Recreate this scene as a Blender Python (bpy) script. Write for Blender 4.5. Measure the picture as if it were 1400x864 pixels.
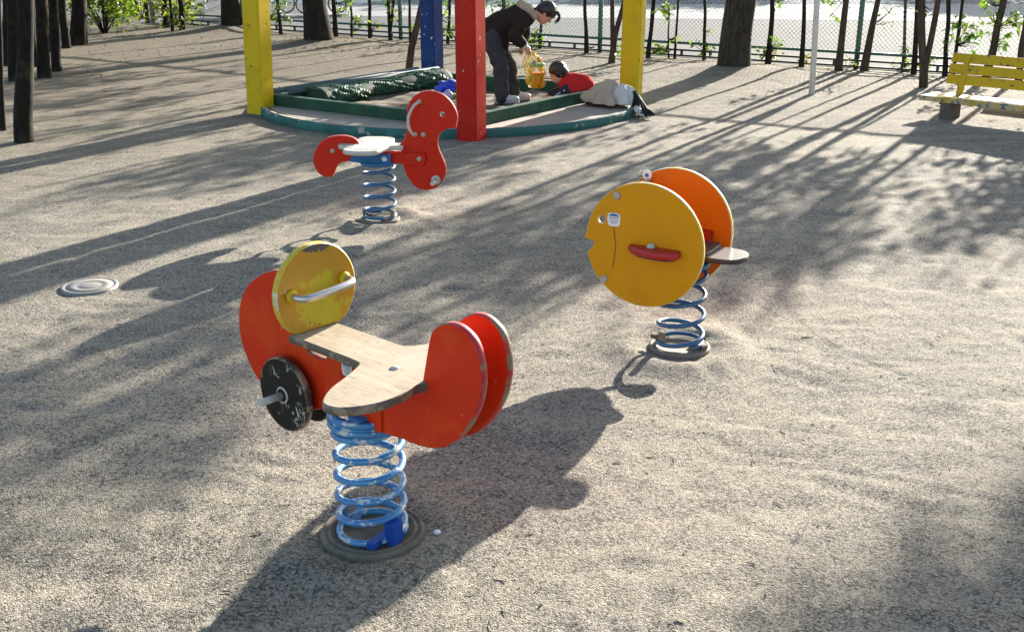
import bpy, bmesh, math, random
import numpy as np
from mathutils import Vector, Matrix
from mathutils.geometry import delaunay_2d_cdt

sc = bpy.context.scene
for o in list(bpy.data.objects): bpy.data.objects.remove(o)
COL = sc.collection
R = math.radians
PI = math.pi
random.seed(7); np.random.seed(7)

# ------------------------------------------------------------------ camera
FPX, CXP, CYP, CAMH = 1500.0, 700.0, 432.0, 1.8
TH = math.atan(527 / 1500.0)
cam = bpy.data.cameras.new('camera')
cam.sensor_width = 36.0; cam.lens = 36.0 * FPX / 1400.0
cam.clip_start = 0.05; cam.clip_end = 1000
camo = bpy.data.objects.new('camera', cam); COL.objects.link(camo)
camo.location = (0, 0, CAMH); camo.rotation_euler = (PI / 2 - TH, 0, 0)
sc.camera = camo

# ------------------------------------------------------------------ light
SUN_AZ, SUN_EL = 31.0, 16.8
w = bpy.data.worlds.new('World'); sc.world = w; w.use_nodes = True
nt = w.node_tree; nt.nodes.clear()
sky = nt.nodes.new('ShaderNodeTexSky'); sky.sky_type = 'NISHITA'; sky.sun_disc = False
sky.sun_elevation = R(SUN_EL); sky.sun_rotation = R(SUN_AZ); sky.air_density = 1.0; sky.dust_density = 1.5
bg = nt.nodes.new('ShaderNodeBackground'); bg.inputs['Strength'].default_value = 0.085
wo = nt.nodes.new('ShaderNodeOutputWorld')
nt.links.new(sky.outputs[0], bg.inputs[0]); nt.links.new(bg.outputs[0], wo.inputs[0])
sun = bpy.data.lights.new('sun', 'SUN'); sun.energy = 5.0; sun.angle = R(0.53); sun.color = (1.0, 0.93, 0.82)
suno = bpy.data.objects.new('sun', sun); COL.objects.link(suno)
SD = Vector((math.sin(R(SUN_AZ)) * math.cos(R(SUN_EL)), math.cos(R(SUN_AZ)) * math.cos(R(SUN_EL)), math.sin(R(SUN_EL))))
suno.rotation_euler = (-SD).to_track_quat('-Z', 'Y').to_euler(); suno.location = SD * 40
sc.view_settings.view_transform = 'Standard'; sc.view_settings.look = 'None'
sc.view_settings.exposure = 2.05; sc.view_settings.gamma = 1.0
sc.view_settings.use_curve_mapping = False
sc.render.engine = 'CYCLES'
sc.cycles.max_bounces = 8; sc.cycles.transparent_max_bounces = 16

# ------------------------------------------------------------------ pixel helpers
cT, sT = math.cos(TH), math.sin(TH)
def ray(px, py):
    u = (px - CXP) / FPX; v = (py - CYP) / FPX
    return np.array([u, cT - v * sT, -sT - v * cT])
def gp(px, py, z=0.0):
    r = ray(px, py); t = (z - CAMH) / r[2]
    return np.array([0, 0, CAMH]) + t * r
def yp(px, py, Y):
    r = ray(px, py); t = Y / r[1]
    return np.array([0, 0, CAMH]) + t * r

# ------------------------------------------------------------------ materials
class NT:
    def __init__(s, name):
        s.m = bpy.data.materials.new(name); s.m.use_nodes = True
        s.t = s.m.node_tree; s.t.nodes.clear()
        s.out = s.n('ShaderNodeOutputMaterial')
        s.tc = s.n('ShaderNodeTexCoord')
    def n(s, t, **k):
        nd = s.t.nodes.new(t)
        for a, b in k.items(): setattr(nd, a, b)
        return nd
    def l(s, a, b): s.t.links.new(a, b)
    def put(s, sock, v):
        if hasattr(v, 'is_output'): s.l(v, sock)
        elif isinstance(v, (tuple, list)) and len(v) == 3 and len(sock.default_value) == 4: sock.default_value = (*v, 1)
        else: sock.default_value = v
    def noise(s, scale, detail=4, rough=.55, stretch=None, dist=0., coord='Object', loc=None):
        nd = s.n('ShaderNodeTexNoise'); nd.inputs['Scale'].default_value = scale; nd.inputs['Detail'].default_value = detail
        nd.inputs['Roughness'].default_value = rough; nd.inputs['Distortion'].default_value = dist
        src = s.tc.outputs[coord]
        if stretch or loc:
            mp = s.n('ShaderNodeMapping')
            if stretch: mp.inputs['Scale'].default_value = stretch
            if loc: mp.inputs['Location'].default_value = loc
            s.l(src, mp.inputs[0]); src = mp.outputs[0]
        s.l(src, nd.inputs['Vector']); return nd.outputs['Fac']
    def voro(s, scale, feature='F1', out='Distance', rnd=1.0):
        nd = s.n('ShaderNodeTexVoronoi', feature=feature); nd.inputs['Scale'].default_value = scale
        nd.inputs['Randomness'].default_value = rnd
        s.l(s.tc.outputs['Object'], nd.inputs['Vector']); return nd.outputs[out]
    def ramp(s, f, lo, hi, a=0.0, b=1.0):
        nd = s.n('ShaderNodeMapRange'); nd.inputs[1].default_value = lo; nd.inputs[2].default_value = hi
        nd.inputs[3].default_value = a; nd.inputs[4].default_value = b; s.l(f, nd.inputs[0]); return nd.outputs[0]
    def math(s, op, a, b=0.0):
        nd = s.n('ShaderNodeMath', operation=op); s.put(nd.inputs[0], a); s.put(nd.inputs[1], b); return nd.outputs[0]
    def mix(s, f, a, b, mode='MIX'):
        nd = s.n('ShaderNodeMix', data_type='RGBA', blend_type=mode); s.put(nd.inputs[0], f); s.put(nd.inputs[6], a); s.put(nd.inputs[7], b)
        return nd.outputs[2]
    def bump(s, h, strength=.3, dist=.005, prev=None):
        nd = s.n('ShaderNodeBump'); nd.inputs['Strength'].default_value = strength; nd.inputs['Distance'].default_value = dist
        s.l(h, nd.inputs['Height'])
        if prev: s.l(prev, nd.inputs['Normal'])
        return nd.outputs[0]
    def pbr(s, col, rough=.6, metal=0., normal=None, spec=.5, trans=None, coat=0.):
        b = s.n('ShaderNodeBsdfPrincipled'); s.put(b.inputs['Base Color'], col); s.put(b.inputs['Roughness'], rough)
        s.put(b.inputs['Metallic'], metal); s.put(b.inputs['Specular IOR Level'], spec)
        if coat: b.inputs['Coat Weight'].default_value = coat; b.inputs['Coat Roughness'].default_value = .15
        if normal: s.l(normal, b.inputs['Normal'])
        if trans:
            t = s.n('ShaderNodeBsdfTranslucent'); s.put(t.inputs[0], trans[0])
            mx = s.n('ShaderNodeMixShader'); mx.inputs[0].default_value = trans[1]
            s.l(b.outputs[0], mx.inputs[1]); s.l(t.outputs[0], mx.inputs[2]); s.l(mx.outputs[0], s.out.inputs[0])
        else: s.l(b.outputs[0], s.out.inputs[0])
        return s.m

def m_paint(name, base, patch=None, chip=.62, chipcol=(.14, .11, .09), rough=.38, chipscale=26, dirt=.25, patchscale=5, patchlo=.5):
    n = NT(name); c = base
    if patch: c = n.mix(n.ramp(n.noise(patchscale, 5, .6), patchlo, patchlo + .09), c, patch)
    d = n.ramp(n.noise(9, 6, .65, loc=(3, 1, 2)), .35, .75)
    c = n.mix(n.math('MULTIPLY', d, dirt), c, (.10, .085, .07))
    ch = n.ramp(n.noise(chipscale, 5, .6, loc=(7, 2, 5)), chip, chip + .025)
    c = n.mix(ch, c, chipcol)
    h = n.math('SUBTRACT', n.math('MULTIPLY', n.noise(120, 3), .25), ch)
    return n.pbr(c, n.ramp(n.noise(14, 4), .3, .7, rough - .04, rough + .16), normal=n.bump(h, .35, .0015), spec=.18)

def m_edge(name, base, wear=.5, wood=(.20, .14, .085)):
    n = NT(name)
    f = n.ramp(n.noise(11, 6, .65), wear, wear + .05)
    c = n.mix(f, base, wood)
    c = n.mix(n.math('MULTIPLY', n.ramp(n.noise(60, 4), .5, .8), .5), c, (.06, .045, .035))
    return n.pbr(c, .5, normal=n.bump(n.noise(80, 4), .4, .002))

def m_plain(name, col, rough=.6, metal=0., var=.15, scale=12, bump=.2, spec=.5, dirtcol=None):
    n = NT(name)
    c = n.mix(n.math('MULTIPLY', n.ramp(n.noise(scale, 5, .6), .35, .7), var), col, dirtcol or tuple(x * .45 for x in col))
    return n.pbr(c, rough, metal, normal=n.bump(n.noise(scale * 6, 4), bump, .002), spec=spec)

def m_cloth(name, col, var=.35, scale=40, trans=None):
    n = NT(name)
    c = n.mix(n.math('MULTIPLY', n.noise(9, 5), var), col, tuple(x * .5 for x in col))
    return n.pbr(c, .9, normal=n.bump(n.math('ADD', n.noise(scale, 4), n.math('MULTIPLY', n.noise(12, 3), 2.)), .5, .006), spec=.15, trans=trans)

def m_wood_seat(name):
    n = NT(name)
    g = n.noise(30, 6, .7, stretch=(.10, 1.6, 1.6))
    c = n.mix(n.ramp(g, .3, .72), (.40, .325, .225), (.24, .18, .115))
    c = n.mix(n.math('MULTIPLY', n.ramp(n.noise(5, 5, .6), .45, .65), .4), c, (.46, .39, .29))
    c = n.mix(n.math('MULTIPLY', n.ramp(n.noise(90, 4, .6, stretch=(.2, 1, 1)), .58, .66), .55), c, (.13, .09, .06))
    return n.pbr(c, .62, normal=n.bump(g, .35, .002))

def m_bark(name, col, dark):
    n = NT(name)
    g = n.noise(16, 7, .7, stretch=(1.6, 1.6, .35), dist=.6)
    c = n.mix(n.ramp(g, .35, .68), dark, col)
    c = n.mix(n.math('MULTIPLY', n.ramp(n.noise(4, 4), .55, .7), .4), c, (.085, .09, .05))
    return n.pbr(c, .9, normal=n.bump(g, .9, .02), spec=.2)

def m_leaf(name, c1, c2, trans):
    n = NT(name)
    f = n.noise(3.2, 3); g = n.noise(23, 2)
    c = n.mix(n.ramp(f, .35, .65), c1, c2); c = n.mix(n.math('MULTIPLY', n.ramp(g, .6, .75), .5), c, (.25, .22, .03))
    t = n.mix(n.ramp(f, .35, .65), trans, tuple(x * .6 for x in trans))
    return n.pbr(c, .42, trans=(t, .5), spec=.4)

def m_ground():
    n = NT('gritty_sand')
    big = n.noise(.5, 5, .6); mid = n.noise(3.4, 6, .62, dist=.4); fine = n.noise(62, 6, .75)
    c = n.mix(n.ramp(big, .35, .66), (.250, .221, .174), (.217, .196, .163))
    # smooth pale swept fines against darker loose grit
    sw = n.noise(1.7, 7, .62, stretch=(1, 2.4, 1), dist=.9, loc=(4, 9, 0))
    c = n.mix(n.math('MULTIPLY', n.ramp(sw, .47, .62), .75), c, (.295, .257, .197))
    c = n.mix(n.math('MULTIPLY', n.ramp(sw, .50, .36), .55), c, (.168, .150, .124))
    c = n.mix(n.math('MULTIPLY', n.ramp(mid, .5, .72), .30), c, (.165, .138, .102))
    # mixes to darker brown with distance and towards the grove
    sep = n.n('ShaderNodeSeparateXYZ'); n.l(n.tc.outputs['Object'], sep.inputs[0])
    brown_mix = n.math('ADD', n.math('MULTIPLY', sep.outputs[1], .085), n.math('MULTIPLY', sep.outputs[0], -.075))
    brown_mix = n.ramp(n.math('ADD', brown_mix, n.math('MULTIPLY', n.noise(.9, 5, .6, loc=(2, 7, 0)), .5)), 1.05, 1.75)
    c = n.mix(n.math('MULTIPLY', brown_mix, .62), c, (.105, .078, .048))
    amt = n.ramp(sw, .64, .40, .6, 1.0)
    vc = n.n('ShaderNodeSeparateColor'); n.l(n.voro(160, out='Color'), vc.inputs[0])
    v2 = n.n('ShaderNodeSeparateColor'); n.l(n.voro(105, out='Color'), v2.inputs[0])
    g1 = n.ramp(vc.outputs[0], 0, 1, .34, 1.55)
    c = n.mix(amt, c, n.mix(1.0, c, g1, 'MULTIPLY'))
    c = n.mix(n.math('MULTIPLY', n.ramp(v2.outputs[0], .86, .88), n.math('MULTIPLY', amt, .85)), c, (.060, .054, .046))
    c = n.mix(n.math('MULTIPLY', n.ramp(v2.outputs[1], .92, .94), n.math('MULTIPLY', amt, .45)), c, (.44, .40, .33))
    d1 = n.voro(185); d2 = n.noise(105, 5, .75)
    h1 = n.bump(mid, .2, .012)
    h2 = n.bump(n.math('ADD', n.noise(20, 6, .68), n.math('MULTIPLY', fine, .8)), .45, .012, h1)
    h3 = n.bump(n.math('ADD', n.math('MULTIPLY', d1, -1.0), n.math('MULTIPLY', d2, 1.1)), .8, .0060, h2)
    return n.pbr(c, .92, normal=h3, spec=.2)

def m_yellowboard():
    n = NT('yellow_board_paint')
    sep = n.n('ShaderNodeSeparateXYZ'); n.l(n.tc.outputs['Object'], sep.inputs[0])
    dy = n.math('MULTIPLY', n.math('ADD', sep.outputs[1], .036), 7.5)
    dz = n.math('MULTIPLY', n.math('SUBTRACT', sep.outputs[2], .728), 9.0)
    r2 = n.math('ADD', n.math('MULTIPLY', dy, dy), n.math('MULTIPLY', dz, dz))
    e = n.math('ADD', n.math('SUBTRACT', .62, r2), n.ramp(n.noise(16, 6, .7), .2, .8, -.9, .9))
    c = n.mix(n.ramp(e, .0, .18), (.42, .20, .002), (.44, .34, .004))
    c = n.mix(n.math('MULTIPLY', n.ramp(n.noise(8, 6, .7), .4, .7), .3), c, (.30, .19, .02))
    t = n.math('ADD', n.math('SUBTRACT', sep.outputs[2], .884), n.ramp(n.noise(22, 5, .7), .25, .75, -.022, .022))
    c = n.mix(n.ramp(t, 0., .004), c, (.07, .06, .055))
    c = n.mix(n.ramp(n.noise(55, 3, .55, loc=(2, 4, 1)), .70, .72), c, (.07, .06, .05))
    c = n.mix(n.ramp(n.noise(34, 4, .6, loc=(8, 4, 1)), .70, .715), c, (.48, .47, .44))
    return n.pbr(c, .4, normal=n.bump(n.noise(50, 4), .25, .002))

def m_blackwheel():
    n = NT('scratched_black_paint')
    s1 = n.ramp(n.noise(30, 5, .8, stretch=(1, 1, .5), dist=1.5), .545, .565)
    s2 = n.ramp(n.noise(9, 3, .5, loc=(1, 6, 3)), .52, .57)
    c = n.mix(n.ramp(n.noise(8, 4), .4, .7), (.014, .013, .011), (.026, .023, .019))
    c = n.mix(n.math('MULTIPLY', s1, s2), c, (.50, .48, .43))
    return n.pbr(c, .55, normal=n.bump(n.noise(60, 4), .3, .002), spec=.15)

def m_bluespring(name, k, chip):
    n = NT(name)
    c = n.mix(n.ramp(n.noise(9, 5), .4, .7), (.034 * k, .17 * k, .40 * k), (.06 * k, .25 * k, .46 * k))
    c = n.mix(n.ramp(n.noise(20, 6, .7, stretch=(1, 1, 2.2)), chip, chip + .03), c, (.52, .52, .50))
    c = n.mix(n.ramp(n.noise(33, 5, .7, loc=(3, 3, 9)), .665, .69), c, (.16, .07, .04))
    return n.pbr(c, .34, normal=n.bump(n.noise(40, 5), .35, .003), coat=.2)

MAT = dict(
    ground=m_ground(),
    red=m_paint('weathered_red_paint', (.62, .026, .002), (.64, .046, .004), .69, (.46, .36, .28), .36, 34, .10, 4.5, .50),
    red_edge=m_edge('red_worn_edge', (.42, .012, .022), .50),
    red_duck=m_paint('red_duck_paint', (.55, .018, .004), None, .76, (.3, .2, .15), .36, 40, .08),
    red_edge2=m_edge('red_duck_edge', (.60, .10, .07), .66, (.55, .45, .38)),
    yellow=m_yellowboard(),
    yellow_edge=m_edge('yellow_worn_edge', (.60, .40, .02), .56, (.62, .58, .48)),
    ochre=m_paint('ochre_fish_paint', (.62, .285, .002), (.57, .25, .003), .74, (.15, .09, .04), .40, 38, .10, 3, .52),
    ochre_edge=m_edge('ochre_edge', (.62, .42, .10), .55, (.62, .52, .36)),
    orange=m_paint('orange_fish_paint', (.64, .115, .002), (.58, .095, .002), .77, (.3, .1, .03), .36, 38, .06, 3, .52),
    wood=m_wood_seat('weathered_plywood'), wood_edge=m_edge('plywood_edge', (.26, .19, .13), .45, (.12, .085, .06)),
    white_seat=m_plain('ribbed_offwhite_plastic', (.44, .41, .34), .45, 0, .35, 14, .1),
    black=m_blackwheel(), wheel_edge=m_edge('wheel_worn_edge', (.05, .04, .03), .47, (.30, .20, .12)),
    rubber=m_plain('dusty_dark_rubber', (.075, .064, .05), .9, 0, .9, 7, .6, dirtcol=(.22, .18, .13)),
    plate=m_plain('dusty_pale_base_plate', (.19, .165, .125), .8, 0, .5, 9, .5, dirtcol=(.13, .12, .10)),
    spring=m_bluespring('worn_blue_spring_paint', 1.0, .545), spring2=m_bluespring('dull_blue_spring_paint', .5, .70),
    blue_steel=m_paint('blue_bracket_paint', (.030, .15, .36), None, .66, (.10, .08, .07), .4, 24, .25),
    bright_blue=m_paint('bright_blue_clamp_paint', (.008, .055, .30), (.05, .22, .38), .70, (.2, .2, .2), .4, 24, .1, 12, .55),
    steel=m_plain('brushed_handle_metal', (.62, .57, .52), .28, .85, .35, 20, .1),
    peg=m_plain('grey_plastic_peg', (.52, .48, .41), .5, 0, .3, 30, .1),
    tan_cap=m_plain('tan_bolt_cap', (.45, .38, .27), .42, 0, .3, 40, .1),
    dark=m_plain('dark_brown_board', (.055, .032, .027), .55, 0, .3, 20, .2),
    grey_seat=m_plain('smooth_grey_seat', (.24, .235, .23), .22, 0, .2, 12, .05),
    red_foot=m_plain('red_plastic_foot', (.40, .012, .008), .42, 0, .25, 22, .1),
    white=m_plain('white_print', (.78, .77, .74), .5, 0, .1, 30, .05),
    stickerblue=m_plain('sticker_blue', (.03, .16, .34), .5, 0, .1, 30, .05),
    ink=m_plain('sticker_ink', (.05, .05, .06), .6, 0, .1, 30, .05),
    post_yellow=m_paint('post_yellow_paint', (.62, .43, .004), (.58, .375, .005), .655, (.16, .10, .06), .42, 13, .16, 3, .5),
    post_red=m_paint('post_red_paint', (.44, .006, .002), (.46, .012, .003), .66, (.42, .34, .30), .40, 15, .12, 3, .5),
    post_blue=m_paint('post_blue_paint', (.003, .030, .15), (.004, .045, .19), .65, (.42, .42, .40), .42, 15, .15, 3, .5),
    green_rim=m_paint('worn_green_rim_paint', (.030, .125, .115), (.040, .165, .15), .60, (.34, .32, .28), .6, 11, .3, 4, .5),
    beam=m_paint('dark_green_beam_paint', (.012, .062, .036), (.02, .085, .045), .67, (.25, .2, .14), .5, 20, .3, 3, .5),
    deck=m_plain('sandy_concrete_deck', (.27, .235, .185), .85, 0, .5, 5, .5, dirtcol=(.17, .15, .12)),
    bench=m_paint('bench_yellow_paint', (.56, .36, .006), (.50, .31, .008), .60, (.14, .10, .07), .42, 20, .18, 4, .5),
    bench_seat=m_paint('bench_seat_worn_paint', (.50, .34, .03), (.48, .38, .20), .545, (.10, .13, .17), .4, 15, .2, 5, .45),
    concrete=m_plain('concrete', (.30, .28, .25), .9, 0, .4, 6, .5),
    concrete_dark=m_plain('old_dark_concrete', (.13, .105, .085), .9, 0, .5, 7, .6),
    bark=m_bark('dark_bark', (.040, .030, .022), (.012, .009, .007)), bark_g=m_bark('grove_bark', (.026, .019, .014), (.007, .005, .004)),
    bark2=m_bark('brown_bark', (.115, .075, .052), (.035, .024, .018)),
    bark3=m_bark('mottled_bark', (.075, .060, .040), (.020, .016, .012)),
    leaf=m_leaf('green_leaf', (.042, .085, .012), (.065, .11, .016), (.17, .29, .022)),
    leaf_y=m_leaf('yellow_green_leaf', (.07, .10, .014), (.13, .11, .014), (.27, .29, .02)),
    leaf_d=m_leaf('dark_leaf', (.03, .075, .018), (.05, .10, .02), (.10, .22, .02)),
    fence_green=m_plain('fence_green_paint', (.035, .12, .085), .5, 0, .3, 10, .2),
    fence_wire=m_plain('fence_wire_coating', (.42, .47, .44), .45, .3, .2, 10, .1),
    fence_dark=m_plain('black_rail_paint', (.018, .022, .018), .5, 0, .3, 10, .2),
    court=m_plain('court_paving', (.108, .112, .118), .95, 0, .3, .6, .35, spec=.1),
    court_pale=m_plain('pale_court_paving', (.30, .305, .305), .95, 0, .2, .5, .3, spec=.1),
    court_blue=m_plain('bluegrey_line_and_shade', (.075, .115, .155), .95, 0, .25, .7, .3, spec=.1),  # for the painted line, and for shade coloured onto the far yard
    whitepole=m_paint('white_pole_paint', (.70, .68, .64), None, .62, (.25, .22, .2), .45, 14, .2),
    greypole=m_plain('grey_galvanised_pole', (.36, .38, .42), .4, .6, .3, 9, .1),
    net=m_plain('green_net_cord', (.018, .105, .05), .55, 0, .5, 14, .3),
    net_dark=m_plain('dark_green_net_mass', (.008, .036, .02), .8, 0, .5, 14, .6),  # darker green for the solid core under the cords
    pipe=m_plain('blue_grey_pipe', (.07, .10, .12), .8, .0, .35, 10, .15),
    sand=m_plain('sandbox_sand', (.125, .095, .062), .95, 0, .4, 6, .8),  # darkened so the colour carries the shade inside the beams
    skin=m_plain('skin', (.56, .30, .20), .5, 0, .12, 20, .1),
    hair=m_plain('black_hair', (.016, .012, .010), .42, 0, .4, 60, .8),
    hair_b=m_plain('dark_brown_hair', (.028, .017, .011), .42, 0, .4, 60, .8),
    jacket=m_cloth('dark_brown_jacket_cloth', (.026, .019, .016)),
    fur=m_cloth('beige_fur', (.42, .35, .25), .5, 130),
    knit=m_cloth('cream_knit', (.60, .55, .45), .2, 90),
    jeans=m_cloth('charcoal_denim', (.048, .050, .054), .4, 70),
    shoe=m_plain('white_sneaker', (.5, .49, .47), .6, 0, .35, 30, .3),
    sole=m_plain('shoe_sole', (.35, .34, .33), .7, 0, .2, 30, .2),
    vest=m_cloth('red_fleece', (.52, .022, .020)),
    navy=m_cloth('dark_sleeve', (.035, .036, .055)),
    stripe=m_cloth('white_stripe', (.70, .68, .64)),
    coat=m_cloth('cream_coat', (.42, .335, .235), .25, 30),
    coat_w=m_cloth('white_coat', (.54, .52, .47), .2, 30),
    lining=m_cloth('black_cloth', (.02, .02, .023)),
    bucket=m_plain('orange_bucket_plastic', (.80, .20, .012), .35, 0, .1, 20, .05),
    bagnet=m_plain('yellow_bag_net', (.80, .52, .015), .4, 0, .1, 20, .05),
    sieve=m_plain('green_sieve_plastic', (.02, .30, .20), .35, 0, .1, 20, .05),
    blueplastic=m_plain('blue_plastic', (.015, .05, .50), .25, 0, .3, 15, .4),
    lilac=m_plain('lilac_plastic', (.40, .36, .50), .3, 0, .1, 15, .05),
    lime=m_plain('lime_plastic', (.25, .45, .04), .35, 0, .1, 15, .05),
    pebble=m_plain('pebble', (.40, .36, .30), .9, 0, .8, 30, .4, dirtcol=(.12, .105, .09)),
    twig=m_plain('twig', (.075, .05, .035), .9, 0, .4, 30, .4),
    deadleaf=m_plain('dead_leaf', (.30, .085, .025), .7, 0, .5, 40, .4),
    manhole=m_plain('worn_cast_metal', (.20, .20, .20), .6, .2, .8, 12, .5, dirtcol=(.22, .18, .13)),
    tyre=m_plain('tyre', (.02, .02, .02), .8, 0, .2, 20, .2),
    bikered=m_plain('bike_frame_paint', (.10, .16, .22), .35, .2, .2, 20, .05),
)
# see-through netting bag plastic
n = NT('thin_yellow_bag'); b_ = n.n('ShaderNodeBsdfPrincipled'); b_.inputs['Base Color'].default_value = (.85, .62, .05, 1); b_.inputs['Roughness'].default_value = .2
tr_ = n.n('ShaderNodeBsdfTransparent'); mx_ = n.n('ShaderNodeMixShader'); mx_.inputs[0].default_value = .24
n.l(tr_.outputs[0], mx_.inputs[1]); n.l(b_.outputs[0], mx_.inputs[2]); n.l(mx_.outputs[0], n.out.inputs[0]); MAT['thinbag'] = n.m

# ------------------------------------------------------------------ mesh helpers
class MB:
    """collects geometry for ONE mesh object"""
    def __init__(s): s.v = []; s.f = []; s.mi = []; s.sm = []
    def add(s, vs, fs, mi=0, smooth=True):
        o = len(s.v); s.v += [tuple(map(float, p)) for p in vs]
        s.f += [tuple(i + o for i in f) for f in fs]
        s.mi += ([mi] * len(fs)) if isinstance(mi, int) else list(mi)
        s.sm += ([smooth] * len(fs)) if isinstance(smooth, bool) else list(smooth)
        return s
    def tube(s, pts, r, n=8, mi=0, caps=True, smooth=True):
        pts = [Vector(p) for p in pts]; k = len(pts); rr = r if isinstance(r, (list, tuple, np.ndarray)) else [r] * k
        vs = []; up = Vector((0.13, 0.21, 1)).normalized(); a = None
        for i, p in enumerate(pts):
            d = (pts[min(i + 1, k - 1)] - pts[max(i - 1, 0)]).normalized()
            if a is None:
                a = d.cross(up)
                if a.length < 1e-3: a = d.cross(Vector((1, 0, 0)))
            else: a = a - d * a.dot(d)
            a.normalize(); b = d.cross(a)
            for j in range(n):
                t = 2 * PI * j / n; vs.append(p + (a * math.cos(t) + b * math.sin(t)) * rr[i])
        fs = [(i * n + j, i * n + (j + 1) % n, (i + 1) * n + (j + 1) % n, (i + 1) * n + j) for i in range(k - 1) for j in range(n)]
        sm = [smooth] * len(fs)
        if caps:
            fs += [tuple(range(n - 1, -1, -1)), tuple((k - 1) * n + j for j in range(n))]; sm += [False, False]
        return s.add(vs, fs, mi, sm)
    def lathe(s, prof, n=24, o=(0, 0, 0), axis='z', mi=0, rough=0.0):
        """prof: list of (radius, height)"""
        vs = []
        for (r, h) in prof:
            for j in range(n):
                t = 2 * PI * j / n; q = r * (1 + rough * math.sin(3 * t + 1) * .5)
                x, y = q * math.cos(t), q * math.sin(t)
                p = (x, y, h) if axis == 'z' else ((x, h, y) if axis == 'y' else (h, x, y))
                vs.append((p[0] + o[0], p[1] + o[1], p[2] + o[2]))
        k = len(prof)
        fs = [(i * n + j, i * n + (j + 1) % n, (i + 1) * n + (j + 1) % n, (i + 1) * n + j) for i in range(k - 1) for j in range(n)]
        fs += [tuple(range(n - 1, -1, -1)), tuple((k - 1) * n + j for j in range(n))]
        return s.add(vs, fs, mi, [True] * (len(fs) - 2) + [False, False])
    def box(s, c, d, rz=0., mi=0, bev=.0, tilt=None):
        hx, hy, hz = d[0] / 2, d[1] / 2, d[2] / 2
        bm = bmesh.new(); bmesh.ops.create_cube(bm, size=1.0)
        for v in bm.verts: v.co = Vector((v.co.x * d[0], v.co.y * d[1], v.co.z * d[2]))
        if bev > 0: bmesh.ops.bevel(bm, geom=list(bm.edges), offset=bev, segments=2, affect='EDGES', profile=.7)
        m = Matrix.Translation(c) @ Matrix.Rotation(rz, 4, 'Z')
        if tilt: m = m @ Matrix.Rotation(tilt[1], 4, tilt[0])
        bmesh.ops.transform(bm, matrix=m, verts=bm.verts)
        bm.verts.ensure_lookup_table(); bm.verts.index_update()
        s.add([v.co[:] for v in bm.verts], [tuple(v.index for v in f.verts) for f in bm.faces], mi, False); bm.free(); return s
    def ball(s, c, r, n=10, mi=0, sq=(1, 1, 1)):
        vs = []; fs = []; m = max(4, n // 2 + 1)
        for i in range(m + 1):
            a = PI * i / m
            for j in range(n):
                t = 2 * PI * j / n
                vs.append((c[0] + r * sq[0] * math.sin(a) * math.cos(t), c[1] + r * sq[1] * math.sin(a) * math.sin(t), c[2] + r * sq[2] * math.cos(a)))
        for i in range(m):
            for j in range(n): fs.append((i * n + j, (i + 1) * n + j, (i + 1) * n + (j + 1) % n, i * n + (j + 1) % n))
        return s.add(vs, fs, mi)
    def panel(s, outline, t, off=0.0, plane='xz', bev=.004, holes=(), mi_face=0, mi_edge=1):
        """board of thickness t cut to a closed outline (u,v); off = position of its mid-plane"""
        loops = [outline] + list(holes); base = []; inn = []
        for li, lp in enumerate(loops):
            A = sum(lp[i][0] * lp[(i + 1) % len(lp)][1] - lp[(i + 1) % len(lp)][0] * lp[i][1] for i in range(len(lp)))
            if (A < 0) != (li > 0): lp = lp[::-1]
            base.append(lp); k = len(lp); q = []
            for i in range(k):
                a, b, c = lp[i - 1], lp[i], lp[(i + 1) % k]
                d1 = Vector((b[0] - a[0], b[1] - a[1])); d2 = Vector((c[0] - b[0], c[1] - b[1]))
                d1.normalize(); d2.normalize(); nn = Vector((-d1.y - d2.y, d1.x + d2.x))
                if nn.length < 1e-6: nn = Vector((-d1.y, d1.x))
                nn.normalize(); q.append((b[0] + nn.x * bev, b[1] + nn.y * bev))
            inn.append(q)
        def P3(u, v, w):
            return (u, off + w, v) if plane == 'xz' else ((u, v, off + w) if plane == 'xy' else (off + w, u, v))
        flip = plane == 'xz'
        flat = [Vector(p) for lp in inn for p in lp]; edges = []; k0 = 0
        for lp in inn:
            k = len(lp); edges += [(k0 + i, k0 + (i + 1) % k) for i in range(k)]; k0 += k
        cv, ce, cf, ov, oe, of = delaunay_2d_cdt(flat, edges, [], 1, 1e-7)
        def inside(p, lp):
            r = False
            for i in range(len(lp)):
                a, b = lp[i - 1], lp[i]
                if (a[1] > p[1]) != (b[1] > p[1]) and p[0] < (b[0] - a[0]) * (p[1] - a[1]) / (b[1] - a[1]) + a[0]: r = not r
            return r
        if holes: cf = [f for f in cf if not any(inside((sum(cv[i].x for i in f) / len(f), sum(cv[i].y for i in f) / len(f)), lp) for lp in inn[1:])]
        for sgn in (-1, 1):
            vs = [P3(p.x, p.y, sgn * t / 2) for p in cv]; fs = []
            for f in cf:
                a, b, c = [cv[i] for i in f[:3]]
                ccw = (b - a).cross(c - a) > 0 if False else ((b.x - a.x) * (c.y - a.y) - (b.y - a.y) * (c.x - a.x)) > 0
                want = (sgn > 0) != flip
                fs.append(tuple(f) if ccw == want else tuple(reversed(f)))
            s.add(vs, fs, mi_face, False)
        for lp, q in zip(base, inn):
            k = len(lp); vs = [P3(*p, -t / 2) for p in q] + [P3(*p, -t / 2 + bev) for p in lp] + [P3(*p, t / 2 - bev) for p in lp] + [P3(*p, t / 2) for p in q]
            fs = []
            for r_ in range(3):
                for i in range(k):
                    f = (r_ * k + i, r_ * k + (i + 1) % k, (r_ + 1) * k + (i + 1) % k, (r_ + 1) * k + i)
                    fs.append(tuple(reversed(f)) if flip else f)
            s.add(vs, fs, mi_edge, True)
        return s
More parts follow.
